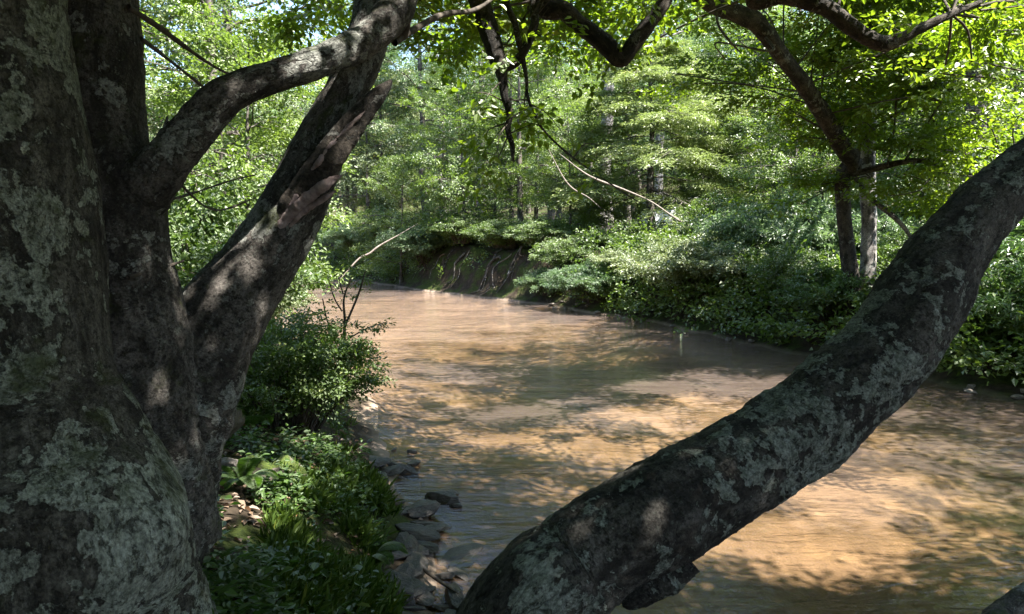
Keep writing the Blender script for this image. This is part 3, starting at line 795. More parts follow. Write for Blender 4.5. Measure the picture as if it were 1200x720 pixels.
# ------------------------------------------------------------------ foreground trees
def PX(list_):          # (px, py, depth, width in px) -> points, radii
    pts = [P(a, b, d) for a, b, d, w in list_]; rad = [w / 2 / F * d for a, b, d, w in list_]
    return np.array(pts), np.array(rad)

base = np.array([-1.55, 2.35, gz(-1.55, 2.35)])
T1 = thing('multi_stemmed_tree', 'big old tree with several lichen patched stems filling the left of the picture', 'tree', base)
def child(name, me, parent):
    o = link(name, me, parent)
    o.matrix_parent_inverse = parent.matrix_world.inverted() if False else o.matrix_parent_inverse
    o.location = -Vector(parent.location)
    return o

pts, rad = PX([(55, 860, 2.35, 400), (34, 760, 2.32, 370), (24, 690, 2.3, 354), (20, 620, 2.28, 340), (0, 545, 2.27, 306), (-20, 470, 2.26, 276), (-30, 390, 2.25, 262), (-40, 300, 2.25, 262), (-52, 200, 2.25, 262), (-66, 100, 2.25, 258), (-76, 0, 2.26, 256), (-92, -120, 2.3, 250), (-100, -380, 2.5, 225), (-120, -800, 3.0, 190), (-100, -1100, 3.4, 120)])
bul = [(P(208, 612, 2.18), .15, .095), (P(60, 600, 2.0), .22, .05), (P(95, 520, 2.0), .10, -.035), (P(130, 690, 1.95), .16, .045), (P(25, 455, 1.95), .12, .04), (P(35, 700, 1.9), .16, -.09), (P(170, 540, 2.05), .10, .025), (P(150, 640, 1.98), .07, -.03)]
child('trunk', limb_mesh('left_trunk', pts, rad, M['bark_pale'], .014, 220, .016, bul, 1, lobes=.035), T1)
pts, rad = PX([(150, 640, 2.75, 190), (150, 520, 2.72, 160), (152, 420, 2.68, 138), (138, 320, 2.66, 112), (126, 230, 2.65, 102), (115, 140, 2.65, 92), (113, 50, 2.65, 90), (112, -50, 2.68, 86), (120, -250, 2.8, 78), (160, -600, 3.3, 60), (200, -800, 3.7, 40)])
child('stem', limb_mesh('middle_stem', pts, rad, M['bark_dark'], .014, 120, .014, [(P(162, 240, 2.5), .16, .05)], 2, lobes=.008), T1)
pts, rad = PX([(130, 640, 2.9, 210), (170, 530, 2.88, 160), (202, 462, 2.88, 132), (237, 405, 2.9, 108), (280, 346, 2.93, 88), (331, 272, 2.97, 73), (363, 207, 3.0, 66), (388, 148, 3.03, 54), (412, 102, 3.04, 48), (428, 60, 3.05, 47), (440, 15, 3.07, 46), (450, -40, 3.1, 46), (470, -160, 3.3, 44), (520, -350, 3.7, 36), (560, -500, 4.2, 22)])
lean_stem = child('stem', limb_mesh('leaning_stem', pts, rad, M['bark_dark'], .013, 130, .014, [(P(385, 205, 2.9), .06, .03), (P(330, 300, 2.85), .08, .01)], 3, lobes=.008), T1)
pts, rad = PX([(146, 335, 2.74, 40), (150, 268, 2.68, 62), (164, 230, 2.62, 66), (184, 204, 2.58, 58), (212, 170, 2.57, 49), (250, 124, 2.58, 43), (278, 104, 2.6, 37), (316, 91, 2.64, 33), (364, 76, 2.7, 33), (404, 60, 2.8, 35), (432, 44, 2.9, 38), (462, 14, 3.0, 40), (478, -20, 3.1, 34), (520, -120, 3.4, 26), (600, -240, 4.0, 14)])
child('limb', limb_mesh('arching_limb', pts, rad, M['bark_dark'], .010, 90, .007, [], 4, lobes=.006), T1)
pts, rad = PX([(312, 294, 2.93, 22), (338, 252, 2.90, 32), (366, 212, 2.88, 36), (396, 170, 2.89, 31), (424, 134, 2.92, 24), (441, 114, 2.94, 19), (454, 100, 2.95, 10), (459, 94, 2.95, 3)])
child('broken_branch', limb_mesh('broken_branch', pts, rad, M['bark_black'], .007, 70, .005, [], 5, (False, False), fine=.0025), T1)
for q, sp in enumerate([[(300, 304, 2.90, 3), (326, 268, 2.87, 8), (350, 241, 2.84, 11), (372, 223, 2.825, 13), (388, 213, 2.82, 11), (402, 205, 2.83, 4)], [(318, 282, 2.885, 2), (340, 246, 2.845, 6), (362, 208, 2.835, 6), (386, 174, 2.84, 2)],
                        [(334, 272, 2.87, 2), (356, 248, 2.85, 6), (380, 233, 2.84, 6), (396, 222, 2.845, 2)], [(348, 226, 2.84, 2), (374, 190, 2.83, 6), (402, 156, 2.85, 5), (428, 130, 2.87, 2)]]):
    pts, rad = PX(sp)
    child('splinter', limb_mesh('splinter', pts, rad, M['torn_wood'], .005, 30, .35 * float(rad.mean()), [], 60 + q, (True, True), fine=.3 * float(rad.mean())), T1)
pts, rad = PX([(193, 182, 2.56, 12), (194, 160, 2.55, 8), (196, 135, 2.55, 3)])
child('dead_spur', limb_mesh('dead_spur', pts, rad, M['bark_dark'], .006, 20, .002, [], 7, (False, True)), T1)
w = Wood()
for ln in ([(150, 8, 2.6, 7), (190, 35, 2.9, 6), (235, 68, 3.2, 4), (262, 84, 3.4, 3), (300, 100, 3.7, 2)], [(165, 45, 2.6, 5), (200, 72, 2.9, 4), (240, 104, 3.2, 3), (270, 130, 3.5, 2)],
           [(165, 240, 2.9, 4), (215, 230, 3.4, 3), (270, 212, 4.0, 2), (300, 205, 4.3, 1.5)], [(195, 200, 2.9, 3), (250, 246, 3.6, 2.4), (300, 232, 4.2, 1.5)],
           [(150, 325, 2.5, 6), (180, 318, 2.6, 4.5), (215, 306, 2.75, 3)],
           [(462, 50, 3.15, 10), (490, 32, 3.3, 8), (520, 17, 3.5, 7), (560, 10, 3.8, 5), (600, -20, 4.2, 3)],
           [(440, 10, 3.05, 16), (470, -2, 3.1, 18), (476, 22, 3.15, 13), (474, 44, 3.2, 7)]):
    p_, r_ = PX(ln); w = Wood(); w.add(p_, r_, 8, 6, .002); child('twig', w.mesh('multi_stem_twig', M['twig']), T1)

# the heavy leaning trunk
root = np.array([-.14, 2.3, gz(-.14, 2.3)])
T2 = thing('leaning_tree', 'heavy lichen covered trunk leaning out over the river across the foreground', 'tree', root)
pts, rad = PX([(614, 735, 2.4, 140), (680, 662, 2.45, 126), (756, 612, 2.5, 119), (850, 557, 2.58, 106), (925, 513, 2.65, 99), (985, 470, 2.7, 95), (1045, 413, 2.76, 91), (1082, 356, 2.82, 89), (1110, 306, 2.88, 83), (1148, 254, 2.95, 70), (1192, 208, 3.05, 59), (1250, 150, 3.2, 56)])
pts = np.vstack([[root + np.array([-.05, -.02, -.35]), root + np.array([.0, .03, .12])], pts, [np.array([3.05, 3.5, 3.5]), np.array([3.35, 3.8, 4.6]), np.array([3.2, 4.1, 6.2]), np.array([3.4, 4.6, 8.5])]])
rad = np.concatenate([[.30, .25], rad, [.115, .12, .10, .05]])
child('trunk', limb_mesh('leaning_trunk', pts, rad, M['bark_limb'], .011, 190, .016, [(P(880, 470, 2.5), .05, .012), (P(985, 540, 2.6), .10, .018), (P(1110, 300, 2.75), .12, .012), (P(780, 620, 2.4), .12, .02), (P(1060, 320, 2.8), .08, .01)], 8, lobes=.02, fine=.0045), T2)
pts, rad = PX([(806, 655, 2.56, 34), (782, 678, 2.56, 36), (758, 695, 2.56, 27), (738, 706, 2.56, 17), (729, 709, 2.56, 5)])
child('knob', limb_mesh('knob', pts, rad, M['bark_limb'], .006, 50, .006, [], 9, (False, False)), T2)
pts, rad = PX([(1120, 770, 2.6, 60), (1175, 722, 2.7, 34), (1215, 690, 2.8, 26), (1290, 640, 3.0, 20)])
lowp = np.vstack([[root + np.array([.1, .1, 0]), root + np.array([.6, .2, .1])], pts])
child('limb', limb_mesh('low_limb', lowp, np.concatenate([[.10, .09], rad]), M['bark_dark'], .012, 50, .008, [], 10, (False, True)), T2)
crown_wood = Wood()
hub = [np.array([3.35, 3.8, 4.6]), np.array([3.2, 4.1, 6.2])]
TWP = []
def hang(name, pre, lst, seed):
    p_, r_ = PX(lst)
    pp = np.vstack([pre, p_]); rr = np.concatenate([np.linspace(max(.07, r_[0] * 1.3), r_[0], len(pre)), r_])
    TWP.append((pp[len(pre):], r_))
    child(name, limb_mesh('limb_%d' % seed, pp, rr, M['bark_black'], .02, 40, .16 * float(r_.mean()), [], seed, fine=.05 * float(r_.mean())), T2)
hang('limb', [hub[0], (2.4, 4.4, 5.4), (.8, 5.0, 5.1), (-.15, 5.2, 4.5)], [(556, -30, 5.2, 24), (566, 15, 5.2, 23), (578, 52, 5.2, 19), (584, 74, 5.2, 17), (589, 92, 5.2, 10.5), (591, 112, 5.2, 9), (597, 134, 5.2, 8.5), (595, 152, 5.2, 7.5), (600, 170, 5.2, 7), (601, 188, 5.2, 4)], 21)
hang('limb', [(.8, 5.0, 5.1), (.3, 5.15, 4.7)], [(596, -20, 5.2, 7), (604, 30, 5.2, 7), (611, 62, 5.2, 7), (617, 92, 5.2, 4.5), (618, 112, 5.2, 4), (628, 138, 5.2, 3), (640, 156, 5.3, 2.6), (668, 182, 5.5, 2), (716, 216, 5.8, 1.4), (750, 238, 6.0, 1)], 22)
hang('limb', [(2.4, 4.4, 5.4), (1.0, 4.9, 4.7)], [(640, -20, 5.2, 11), (626, 30, 5.2, 11), (613, 62, 5.2, 11), (600, 76, 5.2, 13), (584, 78, 5.2, 14)], 23)
hang('limb', [hub[1], (2.2, 4.8, 6.0), (.9, 5.6, 5.4)], [(640, -12, 5.8, 22), (662, 14, 5.8, 22), (690, 37, 5.8, 22), (715, 58, 5.8, 21), (728, 70, 5.8, 16), (742, 52, 5.8, 17), (758, 30, 5.8, 16), (778, 2, 5.8, 16), (800, -40, 5.9, 13), (830, -90, 6.0, 6)], 24)
hang('limb', [hub[1], (2.9, 5.6, 5.8), (2.3, 6.2, 5.0)], [(880, -4, 6.6, 12), (918, -3, 6.6, 15), (960, 5, 6.6, 18), (985, 22, 6.6, 18), (1012, 42, 6.6, 18), (1036, 52, 6.6, 20), (1056, 46, 6.6, 15), (1085, 31, 6.6, 12), (1115, 17, 6.6, 8), (1150, 2, 6.7, 5)], 25)

# twin trunks on the far bank
b3 = on_ground(1003, 13.2)
T3 = thing('twin_trunked_tree', 'twin trunked tree on the far bank with a dark curved bough arching upward left', 'tree', b3)
def P3(lst): return PX(lst)
pts, rad = P3([(1004, 400, 13.2, 26), (1000, 345, 13.2, 20), (993, 290, 13.2, 17), (988, 240, 13.15, 17), (988, 205, 13.1, 18), (998, 190, 12.9, 20), (985, 168, 12.3, 19), (962, 130, 11.4, 19), (942, 100, 10.7, 19), (918, 70, 10.0, 18), (896, 38, 9.4, 20), (884, 25, 9.2, 21), (862, 16, 8.9, 20), (828, 2, 8.5, 19), (790, -25, 8.0, 20), (740, -110, 7.6, 16), (700, -200, 7.6, 8)])
child('trunk', limb_mesh('twin_trunk_a', pts, rad, M['bark_black'], .04, 40, .012, [], 31, lobes=.01), T3)
pts, rad = P3([(1018, 400, 13.4, 24), (1017, 345, 13.4, 18), (1018, 280, 13.4, 17), (1017, 200, 13.4, 17), (1019, 120, 13.4, 15), (1024, 40, 13.4, 13), (1030, -80, 13.4, 10), (1035, -220, 13.4, 4)])
child('trunk', limb_mesh('twin_trunk_b', pts, rad, M['bark_grey'], .05, 36, .012, [], 32, lobes=.01), T3)
tw = Wood()
for ln in ([(998, 205, 13.0, 8), (1025, 198, 12.8, 8), (1060, 190, 12.4, 7), (1100, 188, 12.0, 5), (1150, 186, 11.6, 4), (1190, 180, 11.3, 3)],
           [(1000, 205, 13.0, 6), (1020, 232, 12.6, 6), (1045, 252, 12.2, 6), (1062, 270, 12, 5), (1070, 285, 11.9, 3)],
           [(1008, 200, 13.1, 5), (1006, 180, 13, 5), (1014, 160, 12.8, 4), (1040, 140, 12.5, 3), (1075, 120, 12, 2)],
           [(1040, 195, 12.5, 2.5), (1048, 150, 12.2, 2.2), (1050, 100, 12, 2), (1046, 55, 11.8, 1.5)], [(1060, 190, 12.3, 3), (1090, 140, 11.9, 2.6), (1120, 90, 11.6, 2), (1140, 40, 11.3, 1.6)],
           [(890, 36, 9.4, 4), (905, 60, 9.2, 3), (840, 50, 9.4, 2), (850, 70, 9.6, 1.5)],
           [(838, 8, 8.6, 4), (842, 30, 8.6, 3), (855, 48, 8.6, 3), (868, 62, 8.7, 1.5)]):
    p_, r_ = PX(ln); w = Wood(); w.add(p_, r_, 7, 5, .003); child('branch', w.mesh('twin_branch', M['bark_far']), T3)

def blob_sprays(blobs, leafL, leafW, size, seed, wood=None, anchors=None, six=True, flat=.3, droop=.15):
    """leaf sprays gathered in loose layers; each blob (px,py,depth, rx px, ry px, depth radius, number)"""
    r = np.random.default_rng(seed); O, X, Z, S = [], [], [], []
    for (px, py, d, rx, ry, rd, n) in blobs:
        c = P(px, py, d); sx, sz = rx / F * d, ry / F * d
        m = 0
        nl = max(2, int(n / 14))
        lay = [(c + np.array([r.normal(0, .45) * sx, r.normal(0, .5) * rd, r.normal(0, .45) * sz])) for _ in range(nl)]
        for lc in lay:
            a0 = r.uniform(0, 6.28)
            ax = horiz(a0) + np.array([0, 0, r.normal(-.05, .15)])
            if wood is not None:
                e = lc + ax * .7; s0 = lc - ax * .7
                wood.add(np.array([s0, lc + r.normal(0, .04, 3), e]), [.009, .006, .002], 4, 2)
                if anchors is not None:
                    dd = np.linalg.norm(anchors - s0, axis=1); k = int(np.argmin(dd))
                    if dd[k] < 3.0:
                        a_ = anchors[k]; wood.add(np.array([a_, (a_ + s0) / 2 + r.normal(0, .08, 3) + np.array([0, 0, .06 * dd[k]]), s0]), [.014, .011, .009], 5, 3)
            for q in range(14):
                t = r.uniform(-1, 1); sd = 1 if q % 2 else -1
                o = lc + ax * t * .75 + r.normal(0, .10, 3) * np.array([1, 1, .6])
                x = ax * r.uniform(.3, .9) * (1 if r.random() < .75 else -1) + np.cross([0, 0, 1.0], ax) * sd * r.uniform(.3, 1) + np.array([0, 0, r.normal(-.08, .18)])
                O.append(o); X.append(x); Z.append(np.array([0, 0, 1.0]) + r.normal(0, flat, 3)); S.append(size * r.uniform(.6, 1.25))
    return sprays(np.array(O), np.array(X), np.array(Z), np.array(S), leafL, leafW, 'broad', six=six, tilt=.32, droop=droop)

anch = np.vstack([catmull(PX([(985, 168, 12.3, 19), (942, 100, 10.7, 19), (892, 36, 9.4, 21), (830, 4, 8.5, 20), (740, -110, 7.6, 16)])[0], 8),
                  catmull(PX([(998, 205, 13, 8), (1060, 190, 12.4, 7), (1190, 180, 11.3, 3)])[0], 8), catmull(PX([(1018, 200, 13.4, 24), (1019, 120, 13.4, 15), (1024, 40, 13.4, 13), (1030, -80, 13.4, 10), (1035, -220, 13.4, 4)])[0], 8),
                  catmull(PX([(1060, 190, 12.3, 3), (1120, 90, 11.6, 2), (1140, 40, 11.3, 1.6)])[0], 6)])
L3 = [blob_sprays([(960, 60, 11.5, 60, 40, 1.2, 90), (1050, 110, 12.0, 70, 50, 1.3, 150), (1130, 70, 11.5, 70, 60, 1.3, 150), (1120, 170, 11.5, 60, 40, 1.0, 110), (1180, 130, 11, 50, 50, 1, 90), (950, 140, 12.5, 50, 30, 1.0, 70),
                   (920, 110, 12.8, 30, 26, .8, 40), (1050, 20, 12.5, 90, 35, 1.4, 130), (900, -40, 10.5, 80, 30, 1.0, 60), (880, 90, 12.5, 50, 40, .9, 60), (830, 60, 12.5, 50, 40, 1, 60), (1060, 230, 12, 45, 25, .8, 50), (940, 210, 13, 40, 28, .8, 50), (1010, 130, 13.6, 40, 60, .9, 70), (1170, 10, 11, 60, 40, 1, 90),
                   (1030, -120, 13, 120, 70, 1.8, 200), (780, -90, 8.6, 70, 50, 1, 60)], .105, .062, .5, 41, tw, anch)]
rb = np.random.default_rng(44); bp = catmull(PX([(975, 150, 11.8, 19), (942, 100, 10.7, 19), (892, 36, 9.4, 21), (830, 4, 8.5, 20)])[0], 12)
o3 = bp[rb.integers(0, len(bp), 1100)] + SUN * rb.uniform(.7, 3.8, (1100, 1)) + rb.normal(0, .2, (1100, 3))  # extra sprays set sunward of the bough to keep it shaded
L3.append(sprays(o3, np.stack([rb.normal(0, 1, 1100), rb.normal(0, 1, 1100), rb.normal(-.05, .2, 1100)], 1), np.stack([rb.normal(0, .3, 1100), rb.normal(0, .3, 1100), np.ones(1100)], 1), rb.uniform(.3, .6, 1100), .105, .062, 'broad', six=True))
child('twigs', tw.mesh('twin_twigs', M['twig']), T3)['kind'] = 'stuff'
child('crown', leaf_mesh('twin_crown', L3, M['leaf_near']), T3)

# crowns of the two foreground trees: what shows at the top of the picture, and unseen sprays placed overhead for shade
def shade_canopy(seed, n, zlo, zhi, want, xr, yr, size=.6):
    r = np.random.default_rng(seed); O = []
    g = np.stack([r.uniform(*xr, n), r.uniform(*yr, n)], 1)
    z = r.uniform(zlo, zhi, n)
    keep = r.random(n) < want(g[:, 0], g[:, 1])
    g, z = g[keep], z[keep]
    gg = np.array([0.4] * len(g))
    p = np.stack([g[:, 0], g[:, 1], gg], 1) + SUN[None, :] * ((z - gg) / SUN[2])[:, None]
    px, py, d = project(p)
    m = ~((d > -.5) & (py > -170) & (px > -400) & (px < 1600)) 
    m |= d < 0
    m &= no_hole(p)
    p = p[m]
    k = len(p)
    X = np.stack([r.normal(0, 1, k), r.normal(0, 1, k), r.normal(-.05, .2, k)], 1)
    Z = np.stack([r.normal(0, .3, k), r.normal(0, .3, k), np.ones(k)], 1)
    return p, sprays(p, X, Z, size * r.uniform(.7, 1.3, k), .11, .07, 'broad', tilt=.35)

def ell(x, y, cx, cy, rx, ry, a=0):
    c, s = math.cos(a), math.sin(a); u = ((x - cx) * c + (y - cy) * s) / rx; v = (-(x - cx) * s + (y - cy) * c) / ry
    return np.clip(1.35 - (u * u + v * v), 0, 1)

HOLES = [(P(765, 588, 2.4), .06), (P(345, 232, 2.85), .04), (P(388, 205, 2.85), .06), (P(150, 195, 2.5), .0), (P(330, 92, 2.6), -.02),
         (P(345, 555, 4.6), .16), (P(300, 560, 4.4), .07), (P(255, 480, 4.6), .07), (P(405, 495, 5.4), .08), (P(470, 690, 4.4), -.1), (P(300, 610, 3.9), .08), (P(530, 655, 4.7), .10), (P(365, 400, 6.0), .25), (P(420, 420, 6.2), .2), (P(560, 20, 7), .5), (P(640, 20, 7.2), .6), (P(720, 10, 7.2), .6), (P(640, 60, 7.6), .5), (P(1150, 20, 7.5), .6), (P(1190, 90, 7.2), .5)]
def no_hole(p):  # gaps kept in the shade sprays so sun reaches chosen spots
    m = np.ones(len(p), bool)
    for c, rr in HOLES:
        q = p - c; t = q @ SUN
        m &= ~((t > 0) & (np.linalg.norm(q - t[:, None] * SUN, axis=1) < rr + .36))
    return m

def want_shade(x, y):
    p = np.stack([x, y, 0 * x], 1)
    n = fbm(p, .8, 3, 60) + .35 * fbm(p, 2.4, 2, 61)
    le = np.interp(y, LE[:, 1], LE[:, 0])
    land = sstep(.0, -.5, x - le) * sstep(10.5, 8.5, y)
    bias = .42 * sstep(1.8, -.6, x - .8) + .16 - .10 * sstep(1.0, 4.0, x) - 1.2 * sstep(7.6, 9.4, y + .35 * n)
    dap = sstep(-.06, .16, n + bias) * .9
    return np.clip(np.maximum(np.maximum(land, dap), sstep(5.2, 4.3, y)), 0, 1)
pA, LA = shade_canopy(51, 8500, 5.2, 9.0, want_shade, (-5, 9.5), (-2, 11))
pB, LB = shade_canopy(53, 15000, 4.8, 8.5, lambda x, y: np.maximum(np.maximum(sstep(5.0, 4.4, y), sstep(0, -.4, x - np.interp(y, LE[:, 1], LE[:, 0]))), .88 * sstep(.5, -.1, x - .8 + .32 * (y - 4)) * sstep(-.35, -.15, fbm(np.stack([x, y, 0 * x], 1), 1.1, 3, 64))), (-5, 5.0), (-1.5, 7.5))
def split(Lx, mask):
    # each shade spray is filed under one of the two foreground crowns
    V, Qd, Tn = Lx; vv = V.reshape(len(mask), -1, 3); tt = Tn.reshape(len(mask), -1)
    v = vv[mask].reshape(-1, 3); return v, np.arange(len(v)).reshape(-1, 4), tt[mask].ravel()
left_part = pA[:, 0] < 2.0
LA1, LA2 = split(LA, left_part), split(LA, ~left_part)
LB1, LB2 = split(LB, pB[:, 0] < 2.0), split(LB, pB[:, 0] >= 2.0)

vis2 = blob_sprays([(560, 30, 7.0, 60, 30, .8, 60), (690, 8, 7.2, 90, 22, .9, 80), (640, 60, 7.6, 60, 22, .8, 40), (1150, 20, 7.5, 60, 30, .8, 60), (1190, 90, 7.2, 40, 40, .7, 40),
                    (600, -70, 6.5, 120, 40, 1, 70), (800, -70, 7, 120, 40, 1, 70), (1050, -70, 7.5, 120, 40, 1, 70)], .095, .058, .45, 42, crown_wood, np.vstack([[hub[0], hub[1]], catmull(PX([(640, -12, 5.8, 22), (690, 37, 5.8, 22), (728, 70, 5.8, 16), (778, 2, 5.8, 16), (830, -90, 6, 6)])[0], 8), catmull(PX([(880, -4, 6.6, 12), (960, 5, 6.6, 18), (1036, 52, 6.6, 20), (1115, 17, 6.6, 8)])[0], 8)]))
tO, tX = [], []
rt = np.random.default_rng(45)
for pl, rr_ in TWP:
    pc = catmull(pl, 10)
    for q in range(9):
        k = int(rt.uniform(.1, .99) * (len(pc) - 1)); a = rt.uniform(0, 6.28); ln_ = rt.uniform(.12, .42)
        d_ = horiz(a) * .8 + np.array([0, 0, rt.normal(-.15, .5)]); m_ = pc[k] + d_ * ln_ * .5 + rt.normal(0, .03, 3); e_ = pc[k] + d_ * ln_ + np.array([0, 0, -.1 * ln_])
        crown_wood.add(np.array([pc[k], m_, e_]), [.007, .004, .0015], 5, 4)
        if rt.random() < .7:
            tO.append(m_ * .4 + e_ * .6); tX.append(d_)
nt_ = len(tO)
twl = sprays(np.array(tO), np.array(tX), np.tile([0, 0, 1.0], (nt_, 1)) + rt.normal(0, .3, (nt_, 3)), rt.uniform(.18, .36, nt_), .085, .05, 'broad', six=True, keep=.7)
for q in range(10):  # boughs run out to the added shade sprays
    e = pA[~left_part][(q * 97) % int((~left_part).sum())]
    crown_wood.add(np.array([hub[1], (hub[1] + e) / 2 + np.array([0, 0, .4]), e]), [.06, .04, .012], 6, 4)
child('twigs', crown_wood.mesh('leaning_twigs', M['twig']), T2)['kind'] = 'stuff'
child('crown', leaf_mesh('leaning_crown_and_shade', [vis2, LA2, LB2, twl], M['leaf_near']), T2)  # visible leaves joined with the unseen shade sprays
vis1 = blob_sprays([(500, 20, 5.5, 40, 22, .5, 30), (470, -60, 5, 80, 35, .6, 50), (300, -60, 5.5, 120, 40, .8, 60), (370, -10, 6.5, 50, 25, .7, 40)], .085, .05, .42, 43)
child('crown', leaf_mesh('multi_stem_crown_and_shade', [vis1, LA1, LB1], M['leaf_near']), T1)  # leaves in view plus the sprays added overhead for shade

# added far-bank tree, its crown above the frame placed to shade chosen water
def mid_shade(x, y):
    n = fbm(np.stack([x, y, 0 * x], 1), .9, 3, 70)
    return np.clip(np.maximum(ell(x, y, 1.2, 13.4, 3.2, .95, -.33), np.maximum(ell(x, y, 3.6, 12.3, 1.0, .9), ell(x, y, 6.4, 9.4, 1.5, .9))) * 1.6 + n * .9 - .3, 0, 1) * (ell(x, y, 3, 13, 6.5, 4) > 0)
b4 = np.array([9.6, 15.6, gz(9.6, 15.6)])
T4 = thing('stream_shade_tree', 'added tall tree on the far bank, crown shaped to shade the stream', 'tree', b4)
r = np.random.default_rng(52); n = 9500
g = np.stack([r.uniform(-3, 9.5, n), r.uniform(9, 18, n)], 1); kp = r.random(n) < mid_shade(g[:, 0], g[:, 1]); g = g[kp]; z = r.uniform(6.3, 7.8, len(g))
p4 = np.stack([g[:, 0], g[:, 1], 0 * z], 1) + SUN[None, :] * (z / SUN[2])[:, None]
k = len(p4)
L4 = sprays(p4, np.stack([r.normal(0, 1, k), r.normal(0, 1, k), r.normal(-.05, .2, k)], 1), np.stack([r.normal(0, .3, k), r.normal(0, .3, k), np.ones(k)], 1), r.uniform(.4, .8, k), .11, .07, 'broad')
w4 = Wood()
top = b4 + np.array([-.6, 0, 9.5])
w4.add(np.array([b4 - [0, 0, .3], b4 + [.1, 0, 3], b4 + [-.2, 0, 6.5], top, top + [-.3, 0, 2.0]]), [.26, .19, .15, .11, .03], 14, 8, .02)
for q in range(16):
    e = p4[(q * 61) % k]; s0 = b4 + np.array([-.2, 0, 6.0 + .22 * q])
    w4.add(np.array([s0, s0 * .5 + e * .5 + [0, 0, .5], e]), [.06, .04, .012], 6, 4)
child('trunk', w4.mesh('stream_shade_trunk', M['bark_far']), T4)
child('crown', leaf_mesh('stream_shade_crown', [L4], M['leaf_wood']), T4)

# ------------------------------------------------------------------ near bank: plants
def near_shrub():
    r = np.random.default_rng(61); w = Wood(); O, X, Z, S = [], [], [], []
    c = np.array([G(318, 520, .5)[0], 6.2, 0]); c[2] = gz(c[0], c[1])
    for s in range(110):
        a = r.uniform(0, 6.28); rad = .86 * math.sqrt(r.uniform(0, 1)); h = r.uniform(.40, .98) * (1 - .35 * (rad / .95) ** 2)
        b = c + horiz(a) * rad * .35; b[2] = gz(b[0], b[1]) - .03
        e = c + horiz(a) * rad * np.array([1.0, .75, 1]) + np.array([0, 0, h])
        mid = (b + e) / 2 + np.array([0, 0, h * .15]); tip = e + horiz(a) * .12 + np.array([0, 0, r.uniform(-.02, .12)])
        pts = np.array([b, mid, e, tip]); w.add(pts, [.008, .006, .003, .0015], 5, 3); pp = catmull(pts, 8)
        for q in range(11):
            o = pp[int((.3 + .7 * r.random()) * (len(pp) - 1))]
            O.append(o); X.append(horiz(r.uniform(0, 6.28)) + np.array([0, 0, r.normal(.2, .4)])); Z.append(np.array([0, 0, 1.0]) + r.normal(0, .35, 3)); S.append(r.uniform(.10, .24))
    e = thing('small_leaved_bush', 'dark small leaved bush on the near bank beside the water', 'bush', c)
    child('stem', w.mesh('bush_stem', M['twig']), e)
    child('foliage', leaf_mesh('bush_foliage', [sprays(np.array(O), np.array(X), np.array(Z), np.array(S), .040, .021, 'broad', six=True, tilt=.45)], M['leaf_shrub']), e)
near_shrub()
def sapling():
    r = np.random.default_rng(62); w = Wood()
    b = G(398, 470, .45); b = np.array([b[0], b[1], gz(b[0], b[1])]); d = b[1]
    e = thing('thin_sapling', 'thin bare sapling with few leaves rising against the brown water', 'sapling', b)
    st = [[(398, 470, d, 4), (401, 420, d, 4), (404, 380, d, 3.5), (403, 350, d, 2.5), (412, 325, d, 1.6)], [(403, 385, d, 3), (420, 345, d, 2.6), (428, 318, d, 1.5)], [(402, 410, d, 2.6), (385, 380, d, 2), (378, 350, d, 1.4)], [(404, 400, d, 2), (430, 385, d, 1.6), (452, 378, d, 1)],
          [(401, 365, d, 2), (392, 350, d, 1.8), (385, 328, d, 1)], [(398, 440, d, 2.4), (375, 415, d, 2), (355, 400, d, 1)], [(402, 345, d, 1.8), (400, 322, d, 1.2), (440, 300, d, .8)]]
    O, X = [], []
    for ln in st:
        p_, r_ = PX(ln); pp = w.add(p_, r_, 5, 5)
        for q in range(12):
            if r.random() < .55: O.append(pp[int((.45 + .55 * r.random()) * (len(pp) - 1))]); X.append(r.normal(0, 1, 3) * [1, 1, .3])
    O, X = np.array(O), np.array(X); k = len(O)
    child('stem', w.mesh('sapling_stem', M['twig']), e)
    child('foliage', leaf_mesh('sapling_leaves', [sprays(O, X, np.tile([0, 0, 1.0], (k, 1)) + r.normal(0, .3, (k, 3)), r.uniform(.06, .16, k), .05, .024, 'broad', six=True, keep=.4)], M['leaf_shrub']), e)
sapling()

def bank_points(r, n, px, py, z0=.6):
    """random points of the near bank inside a picture window"""
    u = r.uniform(*px, n); v = r.uniform(*py, n)
    pts = []
    for a, b in zip(u, v):
        z = z0
        for _ in range(4):
            p = G(a, b, z); z = gz(p[0], p[1])
        if z > .15: pts.append((p[0], p[1], z))
    return np.array(pts)

